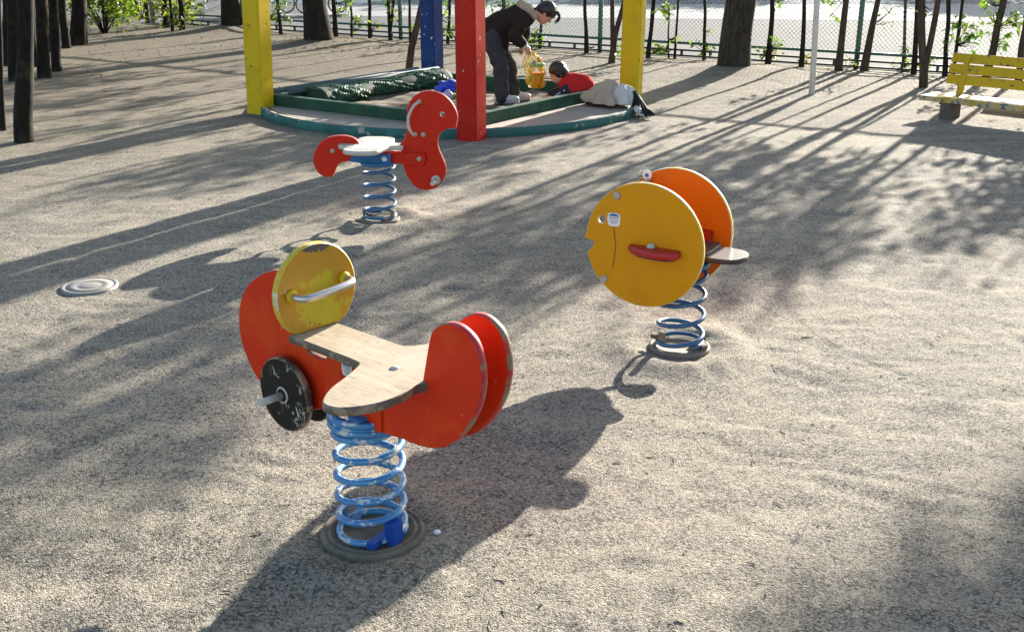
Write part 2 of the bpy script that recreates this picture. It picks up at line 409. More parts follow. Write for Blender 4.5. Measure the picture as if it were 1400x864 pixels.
    def build(s, name, mats, parent=None, **tags):
        me = bpy.data.meshes.new(name); me.from_pydata(s.v, [], s.f)
        for m in (mats if isinstance(mats, (list, tuple)) else [mats]): me.materials.append(MAT[m] if isinstance(m, str) else m)
        me.polygons.foreach_set('material_index', s.mi); me.polygons.foreach_set('use_smooth', s.sm)
        me.validate(); me.update()
        return link(name, me, parent, **tags)

def link(name, me, parent=None, label=None, cat=None, group=None, kind=None, loc=None, rz=0.):
    o = bpy.data.objects.new(name, me); COL.objects.link(o)
    if parent is not None: o.parent = parent
    if loc is not None: o.location = loc
    if rz: o.rotation_euler = (0, 0, rz)
    if label: o['label'] = label
    if cat: o['category'] = cat
    if group: o['group'] = group
    if kind: o['kind'] = kind
    return o
def thing(name, label, cat, loc=(0, 0, 0), rz=0., group=None):
    return link(name, None, None, label, cat, group, None, loc, rz)

def spline(P, sub=6, closed=True, corners=()):
    """Catmull-Rom through P; indices in corners stay sharp"""
    k = len(P); out = []
    for i in range(k if closed else k - 1):
        p1, p2 = np.array(P[i]), np.array(P[(i + 1) % k])
        p0 = np.array(P[i - 1]) if (closed or i > 0) else p1
        p3 = np.array(P[(i + 2) % k]) if (closed or i + 2 < k) else p2
        if i in corners: p0 = p1
        if (i + 1) % k in corners: p3 = p2
        for j in range(sub):
            t = j / sub
            out.append(tuple(.5 * ((2 * p1) + (-p0 + p2) * t + (2 * p0 - 5 * p1 + 4 * p2 - p3) * t * t + (-p0 + 3 * p1 - 3 * p2 + p3) * t ** 3)))
    if not closed: out.append(tuple(P[-1]))
    return out
def circle(c, r, n=48, a0=0, a1=2 * PI):
    e = abs(a1 - a0 - 2 * PI) < 1e-6
    return [(c[0] + r * math.cos(a0 + (a1 - a0) * i / (n if e else n - 1)), c[1] + r * math.sin(a0 + (a1 - a0) * i / (n if e else n - 1))) for i in range(n)]

# value noise for relief
_perm = np.random.RandomState(3).rand(256, 256)
def vnoise(x, y):
    xi = np.floor(x).astype(int); yi = np.floor(y).astype(int); fx = x - xi; fy = y - yi
    fx = fx * fx * (3 - 2 * fx); fy = fy * fy * (3 - 2 * fy)
    g = lambda a, b: _perm[a & 255, b & 255]
    return (g(xi, yi) * (1 - fx) + g(xi + 1, yi) * fx) * (1 - fy) + (g(xi, yi + 1) * (1 - fx) + g(xi + 1, yi + 1) * fx) * fy

# ------------------------------------------------------------------ layout
MOTO = gp(510, 735); FISH = gp(929, 474); DUCK = gp(520, 300)
SBX = np.array([-.66, 12.10]); SBR = 2.06
PL, PR, PY, PB = np.array([-2.63, 11.54]), np.array([-.37, 10.01]), np.array([1.325, 12.40]), np.array([-.98, 13.75])
FA, FB = -.645, 18.42                      # fence line y = FA*x + FB
def fence_y(x): return FA * x + FB
def fdist(x, y): return (y - FA * x - FB) / math.sqrt(1 + FA * FA)   # >0 beyond the fence
BIGT = [(gp(1003, 98)[:2], .235), (gp(437, 60)[:2], .19), (gp(318, 40)[:2], .14)]

def ground_h(x, y):
    x = np.asarray(x, float); y = np.asarray(y, float)
    h = (vnoise(x * .7 + 5, y * .7) - .5) * .022 + (vnoise(x * 3.1, y * 3.1 + 9) - .5) * .0045
    h += (vnoise(x * 10.3 + 3, y * 10.3) - .5) * .0055 + (vnoise(x * 21.7, y * 21.7 + 4) - .5) * .0045
    # scuffed pits
    p = vnoise(x * 6.3 + 40, y * 6.3 + 13); h -= np.clip(p - .74, 0, 1) * .04
    fd = (y - FA * x - FB) / math.sqrt(1 + FA * FA)
    fade = np.clip(1 - (fd + .6) / .6, 0, 1); h = h * fade - .012 * (1 - fade)
    for (q, r) in BIGT:
        d = np.hypot(x - q[0], y - q[1]); h += .09 * np.exp(-(d / .75) ** 2)
    for q in (MOTO, FISH, DUCK):
        d = np.hypot(x - q[0], y - q[1]); h += .028 * np.exp(-((d - .25) / .10) ** 2) - .012 * np.exp(-(d / .2) ** 4)
    d = np.hypot(x - SBX[0], y - SBX[1]); h = np.where(d < 2.3, h * np.clip((d - 1.9) / .4, 0, 1) - .01 * np.clip((2.3 - d) / .4, 0, 1), h)
    return h

# scuffs: dragged lines and shallow shoe prints, pressed into the near sand
_rs = np.random.RandomState(21)
SCUFF = []
for _k in range(26):
    a_ = gp(_rs.uniform(-60, 1460), _rs.uniform(330, 860))[:2]; an_ = _rs.uniform(0, PI); L_ = _rs.uniform(.15, .75)
    SCUFF.append((a_, np.array([math.cos(an_), math.sin(an_)]), L_, _rs.uniform(.016, .030), _rs.uniform(.002, .005), _rs.uniform(-.5, .5)))
for _k in range(70):
    a_ = gp(_rs.uniform(-60, 1460), _rs.uniform(230, 860))[:2]; an_ = _rs.uniform(0, PI)
    SCUFF.append((a_, np.array([math.cos(an_), math.sin(an_)]), .10, .045, _rs.uniform(.003, .007), 0.))
def scuff_h(x, y):
    h = np.zeros_like(x)
    for (c, d, L, wd, dp, bend) in SCUFF:
        m = (np.abs(x - c[0]) < L + .2) & (np.abs(y - c[1]) < L + .2)
        if not m.any(): continue
        dx, dy = x[m] - c[0], y[m] - c[1]; u = dx * d[0] + dy * d[1]; v = -dx * d[1] + dy * d[0] - bend * u * u
        q = np.clip((np.abs(u) - L) / .04, 0, 3); e = v / wd
        h[m] += .75 * dp * (-np.exp(-e ** 2) + .55 * np.exp(-((np.abs(e) - 1.6) / .6) ** 2)) * np.exp(-q ** 2)
    return h

# ------------------------------------------------------------------ ground
def axis_lines(dense, coarse):
    return np.array(sorted(set(np.round(np.concatenate([dense, coarse]), 4))))
xs = axis_lines(np.concatenate([np.arange(-2.6, 2.8, .021), np.arange(-6, -2.6, .06), np.arange(2.8, 6, .06)]), np.concatenate([np.arange(-12, -6, .3), np.arange(6, 12, .3), [-200, -80, -40, -20, 20, 40, 80, 200]]))
ys = axis_lines(np.concatenate([np.arange(1.6, 5.6, .021), np.arange(5.6, 9, .034), np.arange(9, 15, .07)]), np.concatenate([np.arange(-3, 1.6, .2), np.arange(15, 24, .22), [-100, -40, -15, -6, 30, 40, 60, 120, 300]]))
X, Y = np.meshgrid(xs, ys); Z = ground_h(X, Y) + scuff_h(X, Y)
nx, ny = len(xs), len(ys)
V = np.stack([X.ravel(), Y.ravel(), Z.ravel()], 1)
I = np.arange(nx * ny).reshape(ny, nx)
Fq = np.stack([I[:-1, :-1].ravel(), I[:-1, 1:].ravel(), I[1:, 1:].ravel(), I[1:, :-1].ravel()], 1)
def np_mesh(name, V, F, mats, smooth=True, mi=None):
    me = bpy.data.meshes.new(name); k = F.shape[1]
    me.vertices.add(len(V)); me.vertices.foreach_set('co', np.asarray(V, np.float32).ravel())
    me.loops.add(len(F) * k); me.loops.foreach_set('vertex_index', F.astype(np.int32).ravel())
    me.polygons.add(len(F)); me.polygons.foreach_set('loop_start', (np.arange(len(F)) * k).astype(np.int32))
    me.polygons.foreach_set('loop_total', np.full(len(F), k, np.int32))
    me.polygons.foreach_set('use_smooth', np.full(len(F), smooth))
    for m in (mats if isinstance(mats, (list, tuple)) else [mats]): me.materials.append(MAT[m])
    if mi is not None: me.polygons.foreach_set('material_index', np.asarray(mi, np.int32))
    me.update(calc_edges=True); me.validate(); return me
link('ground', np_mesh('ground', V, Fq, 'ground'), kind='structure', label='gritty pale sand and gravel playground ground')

# paving beyond the fence, plus a sheet coloured like its far shade
def strip(name, off0, off1, z, mat, label, x0=-60, x1=60):
    u = np.array([1, FA]) / math.hypot(1, FA); nrm = np.array([-u[1], u[0]])
    o = np.array([0, FB]); pts = []
    for (a, b) in ((x0, off0), (x1, off0), (x1, off1), (x0, off1)):
        q = o + u * a + nrm * b; pts.append((q[0], q[1], z))
    return MB().add(pts, [(0, 1, 2, 3)], 0, False).build(name, mat, kind='structure', label=label)
strip('paved_yard', .12, 90, -.004, 'court', 'grey paved yard beyond the chain-link fence')
def quad(name, pix, z, mat, label):
    return MB().add([tuple(gp(a, b, z)) for a, b in pix], [(0, 1, 2, 3)], 0, False).build(name, mat, kind='structure', label=label)
quad('pale_pavement', [(430, 22), (1500, 31), (1500, 5), (430, 7)], .000, 'court_pale', 'pale paving strip across the yard')  # strip in a paler grey than the yard around it
quad('court_shade_sheet', [(380, 7), (1600, 5), (1900, -30), (300, -30)], .004, 'court_blue', 'blue-grey sheet standing in for shade far across the yard')  # bluish shade at the far end of the yard, put in as colour
quad('painted_line', [(495, 15.2), (640, 11.2), (640, 10.2), (495, 14.0)], .004, 'court_blue', 'blue-grey painted line on the yard')

# ------------------------------------------------------------------ spring riders: common parts
def spring(root, z0, z1, turns, phase, Rm=.102, rw=.0105, mat='spring'):
    pts = []; N = int(turns * 30)
    for i in range(N + 1):
        t = i / N; a = phase + turns * 2 * PI * t
        fl = 1.0 / turns
        u = np.clip((t - fl * .75) / (1 - 1.5 * fl), 0, 1)
        z = z0 + rw + (z1 - z0 - 2 * rw) * u + (t - .5) * .004
        if t < fl * .75: z += 0
        pts.append((Rm * math.cos(a), Rm * math.sin(a), z))
    m = MB().tube(pts, rw, 10); return m.build('coil_spring', mat, root)
def base_plate(root, r, h, mat):
    m = MB().lathe([(r * .98, -.05), (r, h * .45), (r * .985, h * .75), (r * .95, h), (r * .91, h), (r * .89, h * .86), (r * .85, h * .86), (r * .83, h), (r * .78, h), (r * .76, h * .88), (r * .30, h * .86)], 48)
    return m.build('base_plate', mat, root)
def bolt(parent, c, r, axis, sgn, mat='tan_cap', h=None, name='bolt'):
    h = h or r * .8
    prof = [(r, 0), (r * .97, h * .35 * sgn), (r * .75, h * .75 * sgn), (r * .35, h * .98 * sgn)]
    return MB().lathe(prof, 14, c, axis, 0).build(name, mat, parent)
def sticker(parent, c, r, ysgn):
    """round maker's sticker: blue head, lines of print too small to read"""
    s = MB(); y = c[1]
    out = [(c[0] + a * r, c[2] + b * r) for a, b in [(-.7, .85), (.7, .85), (.98, .3), (.9, -.75), (.45, -1), (-.45, -1), (-.9, -.75), (-.98, .3)]]
    s.panel(spline(out, 4), .002, y, 'xz', .0004, mi_face=0, mi_edge=0)
    yy = y + ysgn * .0016
    top = [(c[0] + r * .78 * math.cos(t), yy, c[2] + r * (.42 + .40 * math.sin(t))) for t in np.linspace(0, PI, 10)]
    s.add(top, [tuple(range(10))], 1, False)
    for k in range(4):
        x = c[0] + (-.54 + .36 * k) * r; s.box((x, yy, c[2] + .18 * r), (.17 * r, .0008, .2 * r), mi=2)
    for k in range(3):
        s.box((c[0], yy, c[2] + (-.15 - .22 * k) * r), (1.3 * r - .2 * r * k, .0008, .05 * r), mi=2)
    return s.build('sticker', ['white', 'stickerblue', 'ink'], parent)
def clamp(root, a, Rm, z, mat, s=1.0):
    c = (Rm * math.cos(a), Rm * math.sin(a), z)
    return MB().box(c, (.034 * s, .05 * s, .075 * s), a + .25, 0, .006).box((c[0] - .05 * math.cos(a + 1.1), c[1] - .05 * math.sin(a + 1.1), z - .022), (.03, .085, .02), a + .35, 0, .004).build('clamp', mat, root)

# ------------------------------------------------------------------ motorbike rider
mo = thing('spring_rider', 'motorbike-shaped spring rider with yellow front shield, wooden saddle and red tail plates', 'spring rider', (MOTO[0], MOTO[1], 0), R(138))
DY = -.01
base_plate(mo, .165, .034, 'rubber')
spring(mo, .028, .425, 7.0, R(200), rw=.011)
clamp(mo, R(135 + 40), .112, .070, 'bright_blue')
clamp(mo, R(15), .108, .058, 'blue_steel', .6)
def open_ring(prof, N=40):
    vs = []; fs = []; k = len(prof)
    for i in range(N):
        a = 2 * PI * i / N
        for (r, h) in prof: vs.append((r * math.cos(a), r * math.sin(a), h))
    for i in range(N):
        for j in range(k): fs.append((i * k + j, ((i + 1) % N) * k + j, ((i + 1) % N) * k + (j + 1) % k, i * k + (j + 1) % k))
    return MB().add(vs, fs, 0, True)
for z in (.400, .428):
    open_ring([(.098, z), (.118, z), (.121, z + .004), (.121, z + .014), (.118, z + .018), (.098, z + .018)]).build('top_ring', 'spring', mo)
t = MB().box((-.055, DY, .500), (.12, .075, .100), 0, 0, .006); t.box((.03, DY * .5, .452), (.05, .20, .012), 0, 0, .003).box((-.05, DY * .5, .452), (.05, .20, .012), 0, 0, .003); t.build('mount_bracket', 'blue_steel', mo)
front = spline([(-.117, .432), (.076, .415), (.231, .372), (.339, .328), (.456, .323), (.556, .393), (.592, .432), (.623, .488), (.633, .544), (.629, .601), (.605, .662), (.559, .717), (.492, .763), (.427, .790), (.339, .801), (.276, .791), (.266, .729), (.265, .608), (-.117, .608)], 5, corners=(0, 16, 17, 18))
slot = spline([(.175, .566), (.200, .552), (.258, .555), (.272, .569), (.231, .584)], 4)
fp = MB().panel(front, .030, DY, 'xz', .003, holes=[slot]).build('body_panel', ['red', 'red_edge'], mo)
sticker(mo, (.076, DY + .0165, .552), .024, 1)
near = spline([(-.069, .422), (-.126, .421), (-.203, .427), (-.299, .432), (-.384, .459), (-.453, .518), (-.508, .603), (-.529, .675), (-.528, .739), (-.504, .798), (-.453, .828), (-.401, .826), (-.360, .802), (-.336, .765), (-.303, .632), (-.301, .608), (-.069, .608)], 5, corners=(0, 1, 14, 15, 16))
for s_ in (1, -1):
    tp = MB().panel(near, .024, DY + s_ * .0505, 'xz', .0035).build('tail_plate', ['red', 'red_edge'], mo)
    cp = spline([(.119, .437), (-.130, .424), (-.133, .491), (-.128, .606), (-.06, .606), (.119, .498)], 3, corners=(0, 1, 3, 4, 5))
    cover = MB().panel(cp, .008, DY + s_ * .0675, 'xz', .001, mi_edge=0).build('side_bracket', ['red'], mo)
    bolt(mo, (-.074, DY + s_ * .0715, .493), .020, 'y', s_, 'red_foot', .02)
half = [(.262, .086), (.010, .087), (-.048, .089), (-.076, .096), (-.098, .132), (-.125, .191), (-.153, .260), (-.190, .315), (-.225, .342), (-.272, .333), (-.312, .283), (-.332, .216), (-.326, .135), (-.318, .085), (-.336, .036), (-.400, .035)]
so = half + [(a, -b) for a, b in half[::-1]]
k_ = len(half)
so = spline(so, 4, corners=(0, 14, 15, k_, k_ + 1, 2 * k_ - 1))
MB().panel([(a, b + DY) for a, b in so], .026, .6220, 'xy', .004).build('saddle', ['wood', 'wood_edge'], mo)
bolt(mo, (-.179, DY + .050, .6350), .013, 'z', 1, 'steel', .006)
# front shield
BC = (DY - .016, .757)
arc = [(BC[0] + .153 * math.cos(R(-48 + i * 276 / 44)), BC[1] + .151 * math.sin(R(-48 + i * 276 / 44))) for i in range(45)]
board = arc + [(BC[0] - .088, .636), (BC[0] + .088, .636)]
MB().panel(board, .026, .252, 'yz', .004).build('front_shield', ['yellow', 'yellow_edge'], mo)
hy0, hy1, hz0, hz1 = DY + .084, DY - .120, .764, .775
bx0 = .239
hb = [(bx0, hy0, hz0), (bx0 - .028, hy0, hz0), (bx0 - .050, hy0 - .008, hz0), (bx0 - .062, hy0 - .030, hz0 + .002), (bx0 - .066, DY - .018, .771), (bx0 - .062, hy1 + .030, hz1), (bx0 - .050, hy1 + .008, hz1), (bx0 - .028, hy1, hz1), (bx0, hy1, hz1)]
MB().tube(spline(hb, 6, False), .0122, 12).build('handlebar', 'steel', mo)
for hy, hz in ((hy0, hz0), (hy1, hz1)):
    MB().lathe([(.021, bx0), (.021, bx0 - .008), (.017, bx0 - .014), (.013, bx0 - .017)], 18, (0, hy, hz), 'x').build('handle_flange', 'post_yellow', mo)
for s_ in (1, -1):
    wy = DY + s_ * .050
    wh = MB().panel(circle((.347, .404), .123, 56), .026, wy, 'xz', .004).build('wheel', ['black', 'wheel_edge'], mo)
    MB().lathe([(.012, 0), (.012, s_ * .092)], 14, (.347, wy + s_ * .012, .404), 'y').build('foot_peg', 'peg', mo)
    MB().lathe([(.028, 0), (.028, s_ * .004), (.0235, s_ * .0045)], 24, (.347, wy + s_ * .013, .404), 'y').build('hub_ring', 'peg', mo)
    MB().lathe([(.0225, 0), (.0225, s_ * .0060)], 20, (.347, wy + s_ * .013, .404), 'y').build('hub_cap', 'black', mo)

# ------------------------------------------------------------------ fish rider
fi = thing('spring_rider', 'round fish-shaped spring rider with one ochre and one orange disc', 'spring rider', (FISH[0], FISH[1], 0), R(150))
base_plate(fi, .140, .012, 'plate')
spring(fi, .020, .405, 5.4, R(150), .102, mat='spring2')
clamp(fi, R(215), .104, .045, 'rubber', .6); clamp(fi, R(60), .104, .07, 'rubber', .6)
open_ring([(.098, .392), (.114, .392), (.116, .396), (.116, .408), (.114, .411), (.098, .411)]).build('top_ring', 'blue_steel', fi)
MB().box((.05, 0, .428), (.24, .10, .034), 0, 0, .005).box((.10, 0, .440), (.06, .355, .02), 0, 0, .003).build('mount_bracket', 'blue_steel', fi)
fc, fr = (.12, .508), .276
def disc_outline():
    pts = []; N = 84
    for i in range(N):
        a = 2 * PI * i / N; ad = math.degrees(a); ad = ad - 360 if ad > 180 else ad
        if -15.5 < ad < 2.6: continue
        pts.append((a if ad >= 0 else a - 2 * PI, (fc[0] + fr * math.cos(a), fc[1] + fr * math.sin(a))))
    pts.sort(key=lambda q: q[0]); seq = [p for _, p in pts]
    # mouth, cut into the front rim
    i0 = max(i for i, (a, _) in enumerate(pts) if a < 0)
    mouth = [(.388, .440), (.366, .468), (.358, .482), (.360, .498), (.404, .506)]
    return seq[:i0 + 1] + mouth + seq[i0 + 1:]
fo = disc_outline(); eye = circle((.324, .600), .0185, 20)
for s_, mt in ((1, 'ochre'), (-1, 'orange')):
    MB().panel(fo, .022, s_ * .179, 'xz', .003, holes=[eye]).build('disc_panel', [mt, 'ochre_edge'], fi, label=('ochre yellow disc with mouth notch' if s_ > 0 else 'orange disc with mouth notch'))
    yy = s_ * .190
    for bx, bz in ((.252, .715), (.301, .330)): bolt(fi, (bx, yy, bz), .0195, 'y', s_)
    ft = spline([(.175, .200), (.180, .225), (.14, .262), (.06, .285), (-.02, .280), (-.058, .250), (-.060, .215), (-.055, .200)], 5, corners=(0, 7))
    ft = [(a, s_ * (b - .010)) for a, b in ft]
    MB().panel(ft, .032, .496, 'xy', .008, mi_edge=0).build('foot_rest', ['red_foot'], fi)
    MB().panel([(a * .8 + .012, s_ * .19 + (b - s_ * .19) * .7) for a, b in ft], .012, .474, 'xy', .002, mi_edge=0).build('foot_bracket', ['dark'], fi)
    bolt(fi, (.075, yy + s_ * .02, .512), .0195, 'z', 1, 'peg', .018); bolt(fi, (.075, yy + s_ * .02, .468), .016, 'z', -1, 'peg', .012)
sticker(fi, (.262, .1915, .609), .031, 1)
MB().tube([(.262, .1912, .575), (.256, .1912, .54), (.249, .1912, .485), (.255, .1912, .43), (.259, .1912, .388)], .0016, 5).build('crack_line', 'ink', fi)
# handle bars between the discs and a moulded flower knob
MB().tube([(.252, -.168, .715), (.252, .168, .715)], .012, 12).build('crossbar', 'peg', fi)
MB().tube([(.301, -.168, .330), (.301, .168, .330)], .012, 12).build('crossbar', 'peg', fi)
fl = MB()
for k in range(8):
    a = 2 * PI * k / 8; fl.ball((.262 + ( .016) * math.cos(a), -.160, .740 + .016 * math.sin(a)), .0092, 8, 0, (1, .6, 1))
fl.ball((.262, -.152, .740), .008, 8, 1); fl.build('flower_knob', ['white', 'blueplastic'], fi)
MB().box((.257, -.163, .722), (.014, .014, .03)).build('knob_stem', 'peg', fi)
st = spline([(.14, .085), (-.10, .098), (-.20, .100), (-.262, .075), (-.287, .0), (-.262, -.075), (-.20, -.100), (-.10, -.098), (.14, -.085)], 5, corners=(0, 8))
MB().panel(st, .022, .460, 'xy', .004).build('seat', ['grey_seat', 'dark'], fi)
bk = spline([(.16, .090), (-.13, .100), (-.138, .06), (-.138, -.06), (-.13, -.100), (.16, -.090)], 4, corners=(0, 1, 4, 5))
MB().panel(bk, .016, .4795, 'xy', .003, mi_edge=0).build('seat_block', ['dark'], fi)
MB().box((-.02, -.140, .50), (.10, .05, .045), 0, 0, .005).build('seat_bracket', 'red_foot', fi)
bolt(fi, (-.055, -.045, .4875), .012, 'z', 1, 'steel', .006)

# ------------------------------------------------------------------ duck rider
du = thing('spring_rider', 'red duck-shaped spring rider with white ribbed seat', 'spring rider', (DUCK[0], DUCK[1], 0), R(-8))
base_plate(du, .130, .014, 'plate')
spring(du, .020, .385, 5.8, R(100), .102, mat='spring2')
clamp(du, R(-20), .104, .05, 'rubber', .7); clamp(du, R(190), .104, .05, 'rubber', .6)
open_ring([(.098, .372), (.114, .372), (.116, .376), (.116, .388), (.114, .391), (.098, .391)]).build('top_ring', 'blue_steel', du)
hd = spline([(.204, .704), (.218, .76), (.253, .809), (.303, .838), (.361, .846), (.426, .832), (.483, .790), (.518, .736), (.532, .681), (.519, .616), (.471, .609), (.429, .591), (.404, .547), (.403, .490), (.426, .433), (.449, .370), (.446, .312), (.414, .254), (.371, .222), (.311, .209), (.252, .226), (.205, .277), (.180, .335), (.168, .384), (.166, .449), (.140, .490), (.178, .532), (.199, .583), (.202, .639)], 5, corners=(9, 25))
MB().panel(hd, .030, 0, 'xz', .003, holes=[circle((.434, .702), .0155, 18)]).build('head_panel', ['red_duck', 'red_edge2'], du)
tl = spline([(-.10, .470), (-.128, .520), (-.178, .545), (-.255, .549), (-.334, .530), (-.393, .482), (-.430, .405), (-.426, .347), (-.399, .299), (-.357, .278), (-.309, .276), (-.290, .310), (-.270, .350), (-.230, .378), (-.10, .390)], 5, corners=(0, 10, 14))
MB().panel(tl, .030, 0, 'xz', .003).build('tail_panel', ['red_duck', 'red_edge2'], du)
for s_ in (-1, 1):
    br = spline([(-.02, .445), (.285, .455), (.312, .445), (.322, .415), (.310, .385), (.283, .374), (-.02, .385)], 5, corners=(0, 6))
    MB().panel(br, .018, s_ * .0245, 'xz', .003, mi_edge=0).build('side_bar', ['red_duck'], du)
    bolt(du, (.281, s_ * .0335, .417), .0165, 'y', s_); bolt(du, (-.295, s_ * .015, .449), .0165, 'y', s_)
    bp = [(-.166, .420), (-.10, .440), (.101, .449), (.099, .370), (-.03, .376), (-.166, .392)]
    MB().panel(bp, .010, s_ * .060, 'xz', .001, mi_edge=0).build('side_plate', ['blue_steel'], du)
    bolt(du, (.060, s_ * .065, .415), .0185, 'y', s_, 'white')
    # grab handle
    y0 = s_ * .015
    pts = [(.289, y0, .778), (.289, y0 + s_ * .040, .778), (.262, y0 + s_ * .062, .755), (.232, y0 + s_ * .068, .69), (.229, y0 + s_ * .066, .64), (.240, y0 + s_ * .060, .60), (.258, y0 + s_ * .038, .571), (.258, y0, .571)]
    MB().tube(spline(pts, 5, False), .0095, 10).build('grab_handle', 'peg', du)
    bolt(du, (.308, s_ * .015, .570), .0165, 'y', s_); bolt(du, (.258, y0, .571), .015, 'y', s_); bolt(du, (.289, y0, .778), .015, 'y', s_)
    MB().lathe([(.031, 0), (.031, s_ * .006), (.020, s_ * .008)], 20, (.384, s_ * .015, .278), 'y').build('peg_flange', 'peg', du)
    MB().lathe([(.0155, 0), (.0155, s_ * .105), (.011, s_ * .112)], 14, (.384, s_ * .02, .278), 'y').build('foot_peg', 'peg', du)
MB().box((-.03, 0, .405), (.25, .11, .028), 0, 0, .004).build('mount_bracket', 'blue_steel', du)
hs = [(.178, .055), (.11, .062), (.075, .15), (.055, .235), (.00, .268), (-.08, .272), (-.15, .245), (-.175, .18), (-.165, .12), (-.20, .10), (-.245, .055)]
st = hs + [(a, -b) for a, b in hs[::-1]]
st = spline(st, 4, corners=(0, 21))
seat = MB().panel(st, .028, .486, 'xy', .006, mi_edge=1)
for k in range(11):
    x = -.13 + k * .019; seat.box((x, 0, .5005), (.0085, .37 - abs(x + .04) * .6, .003), .0, 0)
seat.build('seat', ['white_seat', 'peg'], du)
bolt(du, (-.055, -.10, .472), .017, 'z', -1, 'tan_cap', .02)
bolt(du, (-.055, .10, .472), .017, 'z', -1, 'tan_cap', .02)

# ------------------------------------------------------------------ sandbox
sb = thing('sandbox', 'round green-rimmed sandbox platform with a square of dark green beams', 'sandbox', (SBX[0], SBX[1], 0))
loc = lambda p: (p[0] - SBX[0], p[1] - SBX[1])
N = 96; RW = .055; RH = .080
ring = MB(); prof = [(SBR - RW, -.05), (SBR, -.05), (SBR, RH - .012), (SBR - .008, RH), (SBR - RW + .006, RH), (SBR - RW, RH - .01)]
vs = []; fs = []; k = len(prof)
for i in range(N):
    a = 2 * PI * i / N
    for (r, h) in prof: vs.append((r * math.cos(a), r * math.sin(a), h))
for i in range(N):
    for j in range(k): fs.append((i * k + j, ((i + 1) % N) * k + j, ((i + 1) % N) * k + (j + 1) % k, i * k + (j + 1) % k))
ring.add(vs, fs, [1 if j in (3, 4) else 0 for i in range(N) for j in range(k)], True).build('rim', ['green_rim', 'deck'], sb)
C4 = [loc(PL), loc(PR), loc(PY), loc(PB)]
cin = [tuple(np.array(c) * .93) for c in C4]
# four deck segments between the beams and the rim
Rin = SBR - RW - .045
for i in range(4):
    a, b = np.array(cin[i]), np.array(cin[(i + 1) % 4])
    ta, tb = math.atan2(a[1], a[0]), math.atan2(b[1], b[0])
    if tb < ta: tb += 2 * PI
    ta += .03; tb -= .03
    arcp = [(Rin * math.cos(t), Rin * math.sin(t)) for t in np.linspace(ta, tb, 30)]
    MB().panel(arcp + [tuple(b * 1.0), tuple(a * 1.0)] , .12, .006, 'xy', .004, mi_edge=0).build('deck_segment', ['deck'], sb)
BT = .175
for i in range(4):
    a, b = np.array(cin[i]), np.array(cin[(i + 1) % 4]); d = b - a; L = np.hypot(*d); rz = math.atan2(d[1], d[0]); mid = (a + b) / 2
    nrm = np.array([-d[1], d[0]]) / L
    mid = mid + nrm * .05
    MB().box((mid[0], mid[1], (BT - .04) / 2 + (.003 if i % 2 else 0)), (L - (.12 if i % 2 else -.06), .085, BT + .04), rz, 0, .008).build('beam', ['beam'], sb)
# sand inside
sx = np.linspace(-2, 2, 60); sX, sY = np.meshgrid(sx, sx)
sZ = .035 + (vnoise(sX * 2.2 + 3, sY * 2.2 + 8) - .5) * .09 + (vnoise(sX * 7 + 3, sY * 7 + 8) - .5) * .035
cc = np.array(cin); cen = cc.mean(0)
u_ = np.linspace(.02, .98, 46); U, W = np.meshgrid(u_, u_)
Q = (cc[0][None, None] * ((1 - U) * (1 - W))[..., None] + cc[1][None, None] * (U * (1 - W))[..., None] + cc[2][None, None] * (U * W)[..., None] + cc[3][None, None] * ((1 - U) * W)[..., None])
QZ = .045 + (vnoise(Q[..., 0] * 2.2 + 30, Q[..., 1] * 2.2 + 8) - .5) * .07 + (vnoise(Q[..., 0] * 9 + 3, Q[..., 1] * 9 + 8) - .5) * .045
VV = np.concatenate([Q.reshape(-1, 2), QZ.reshape(-1, 1)], 1); II = np.arange(46 * 46).reshape(46, 46)
FF = np.stack([II[:-1, :-1].ravel(), II[:-1, 1:].ravel(), II[1:, 1:].ravel(), II[1:, :-1].ravel()], 1)
link('sand_fill', np_mesh('sand_fill', VV, FF, 'sand'), sb)

# ------------------------------------------------------------------ shelter frame on four posts
sh = thing('shelter_frame', 'tall square shelter posts, one red, one blue and two yellow, round the sandbox', 'shelter', (SBX[0], SBX[1], 0))
PH = 2.35; ra = math.atan2(PR[1] - PL[1], PR[0] - PL[0])
def post(p, wid, mat, rz, label, lean=(0, 0), z0=-.08):
    bm = MB(); h = wid / 2; b = .022
    sec = [(h - b, -h), (h, -h + b), (h, h - b), (h - b, h), (-h + b, h), (-h, h - b), (-h, -h + b), (-h + b, -h)]
    vs = []; zs = [z0, .0, .6, 1.2, 1.8, PH]
    for iz, z in enumerate(zs):
        for (x, y) in sec:
            c, s = math.cos(rz), math.sin(rz); X = x * c - y * s; Y = x * s + y * c
            jit = 1 + (.012 * math.sin(iz * 2.1 + x * 40))
            vs.append((p[0] + X * jit + lean[0] * z, p[1] + Y * jit + lean[1] * z, z))
    fs = [(i * 8 + j, i * 8 + (j + 1) % 8, (i + 1) * 8 + (j + 1) % 8, (i + 1) * 8 + j) for i in range(len(zs) - 1) for j in range(8)]
    fs.append(tuple((len(zs) - 1) * 8 + j for j in range(8)))
    return bm.add(vs, fs, 0, False).build('post', [mat], sh, label=label)
post(loc(PL), .215, 'post_yellow', ra + .12, 'yellow post with rust specks at the net end', (.03, 0))
post(loc(PR), .212, 'post_red', ra + .10, 'red post with chipped paint', (0, 0))
post(loc(PY), .215, 'post_yellow', ra + .22, 'yellow post above the heaped coats', (.012, 0))
post(loc(PB), .215, 'post_blue', ra + .02, 'dark blue post', (0, 0))
for a, b in ((PL, PR), (PR, PY), (PY, PB), (PB, PL)):
    a = np.array(loc(a)); b = np.array(loc(b)); d = b - a; L = np.hypot(*d); m = (a + b) / 2
    MB().box((m[0], m[1], PH + .06), (L + .1, .09, .115), math.atan2(d[1], d[0]), 0, .006).build('top_beam', 'post_yellow', sh)

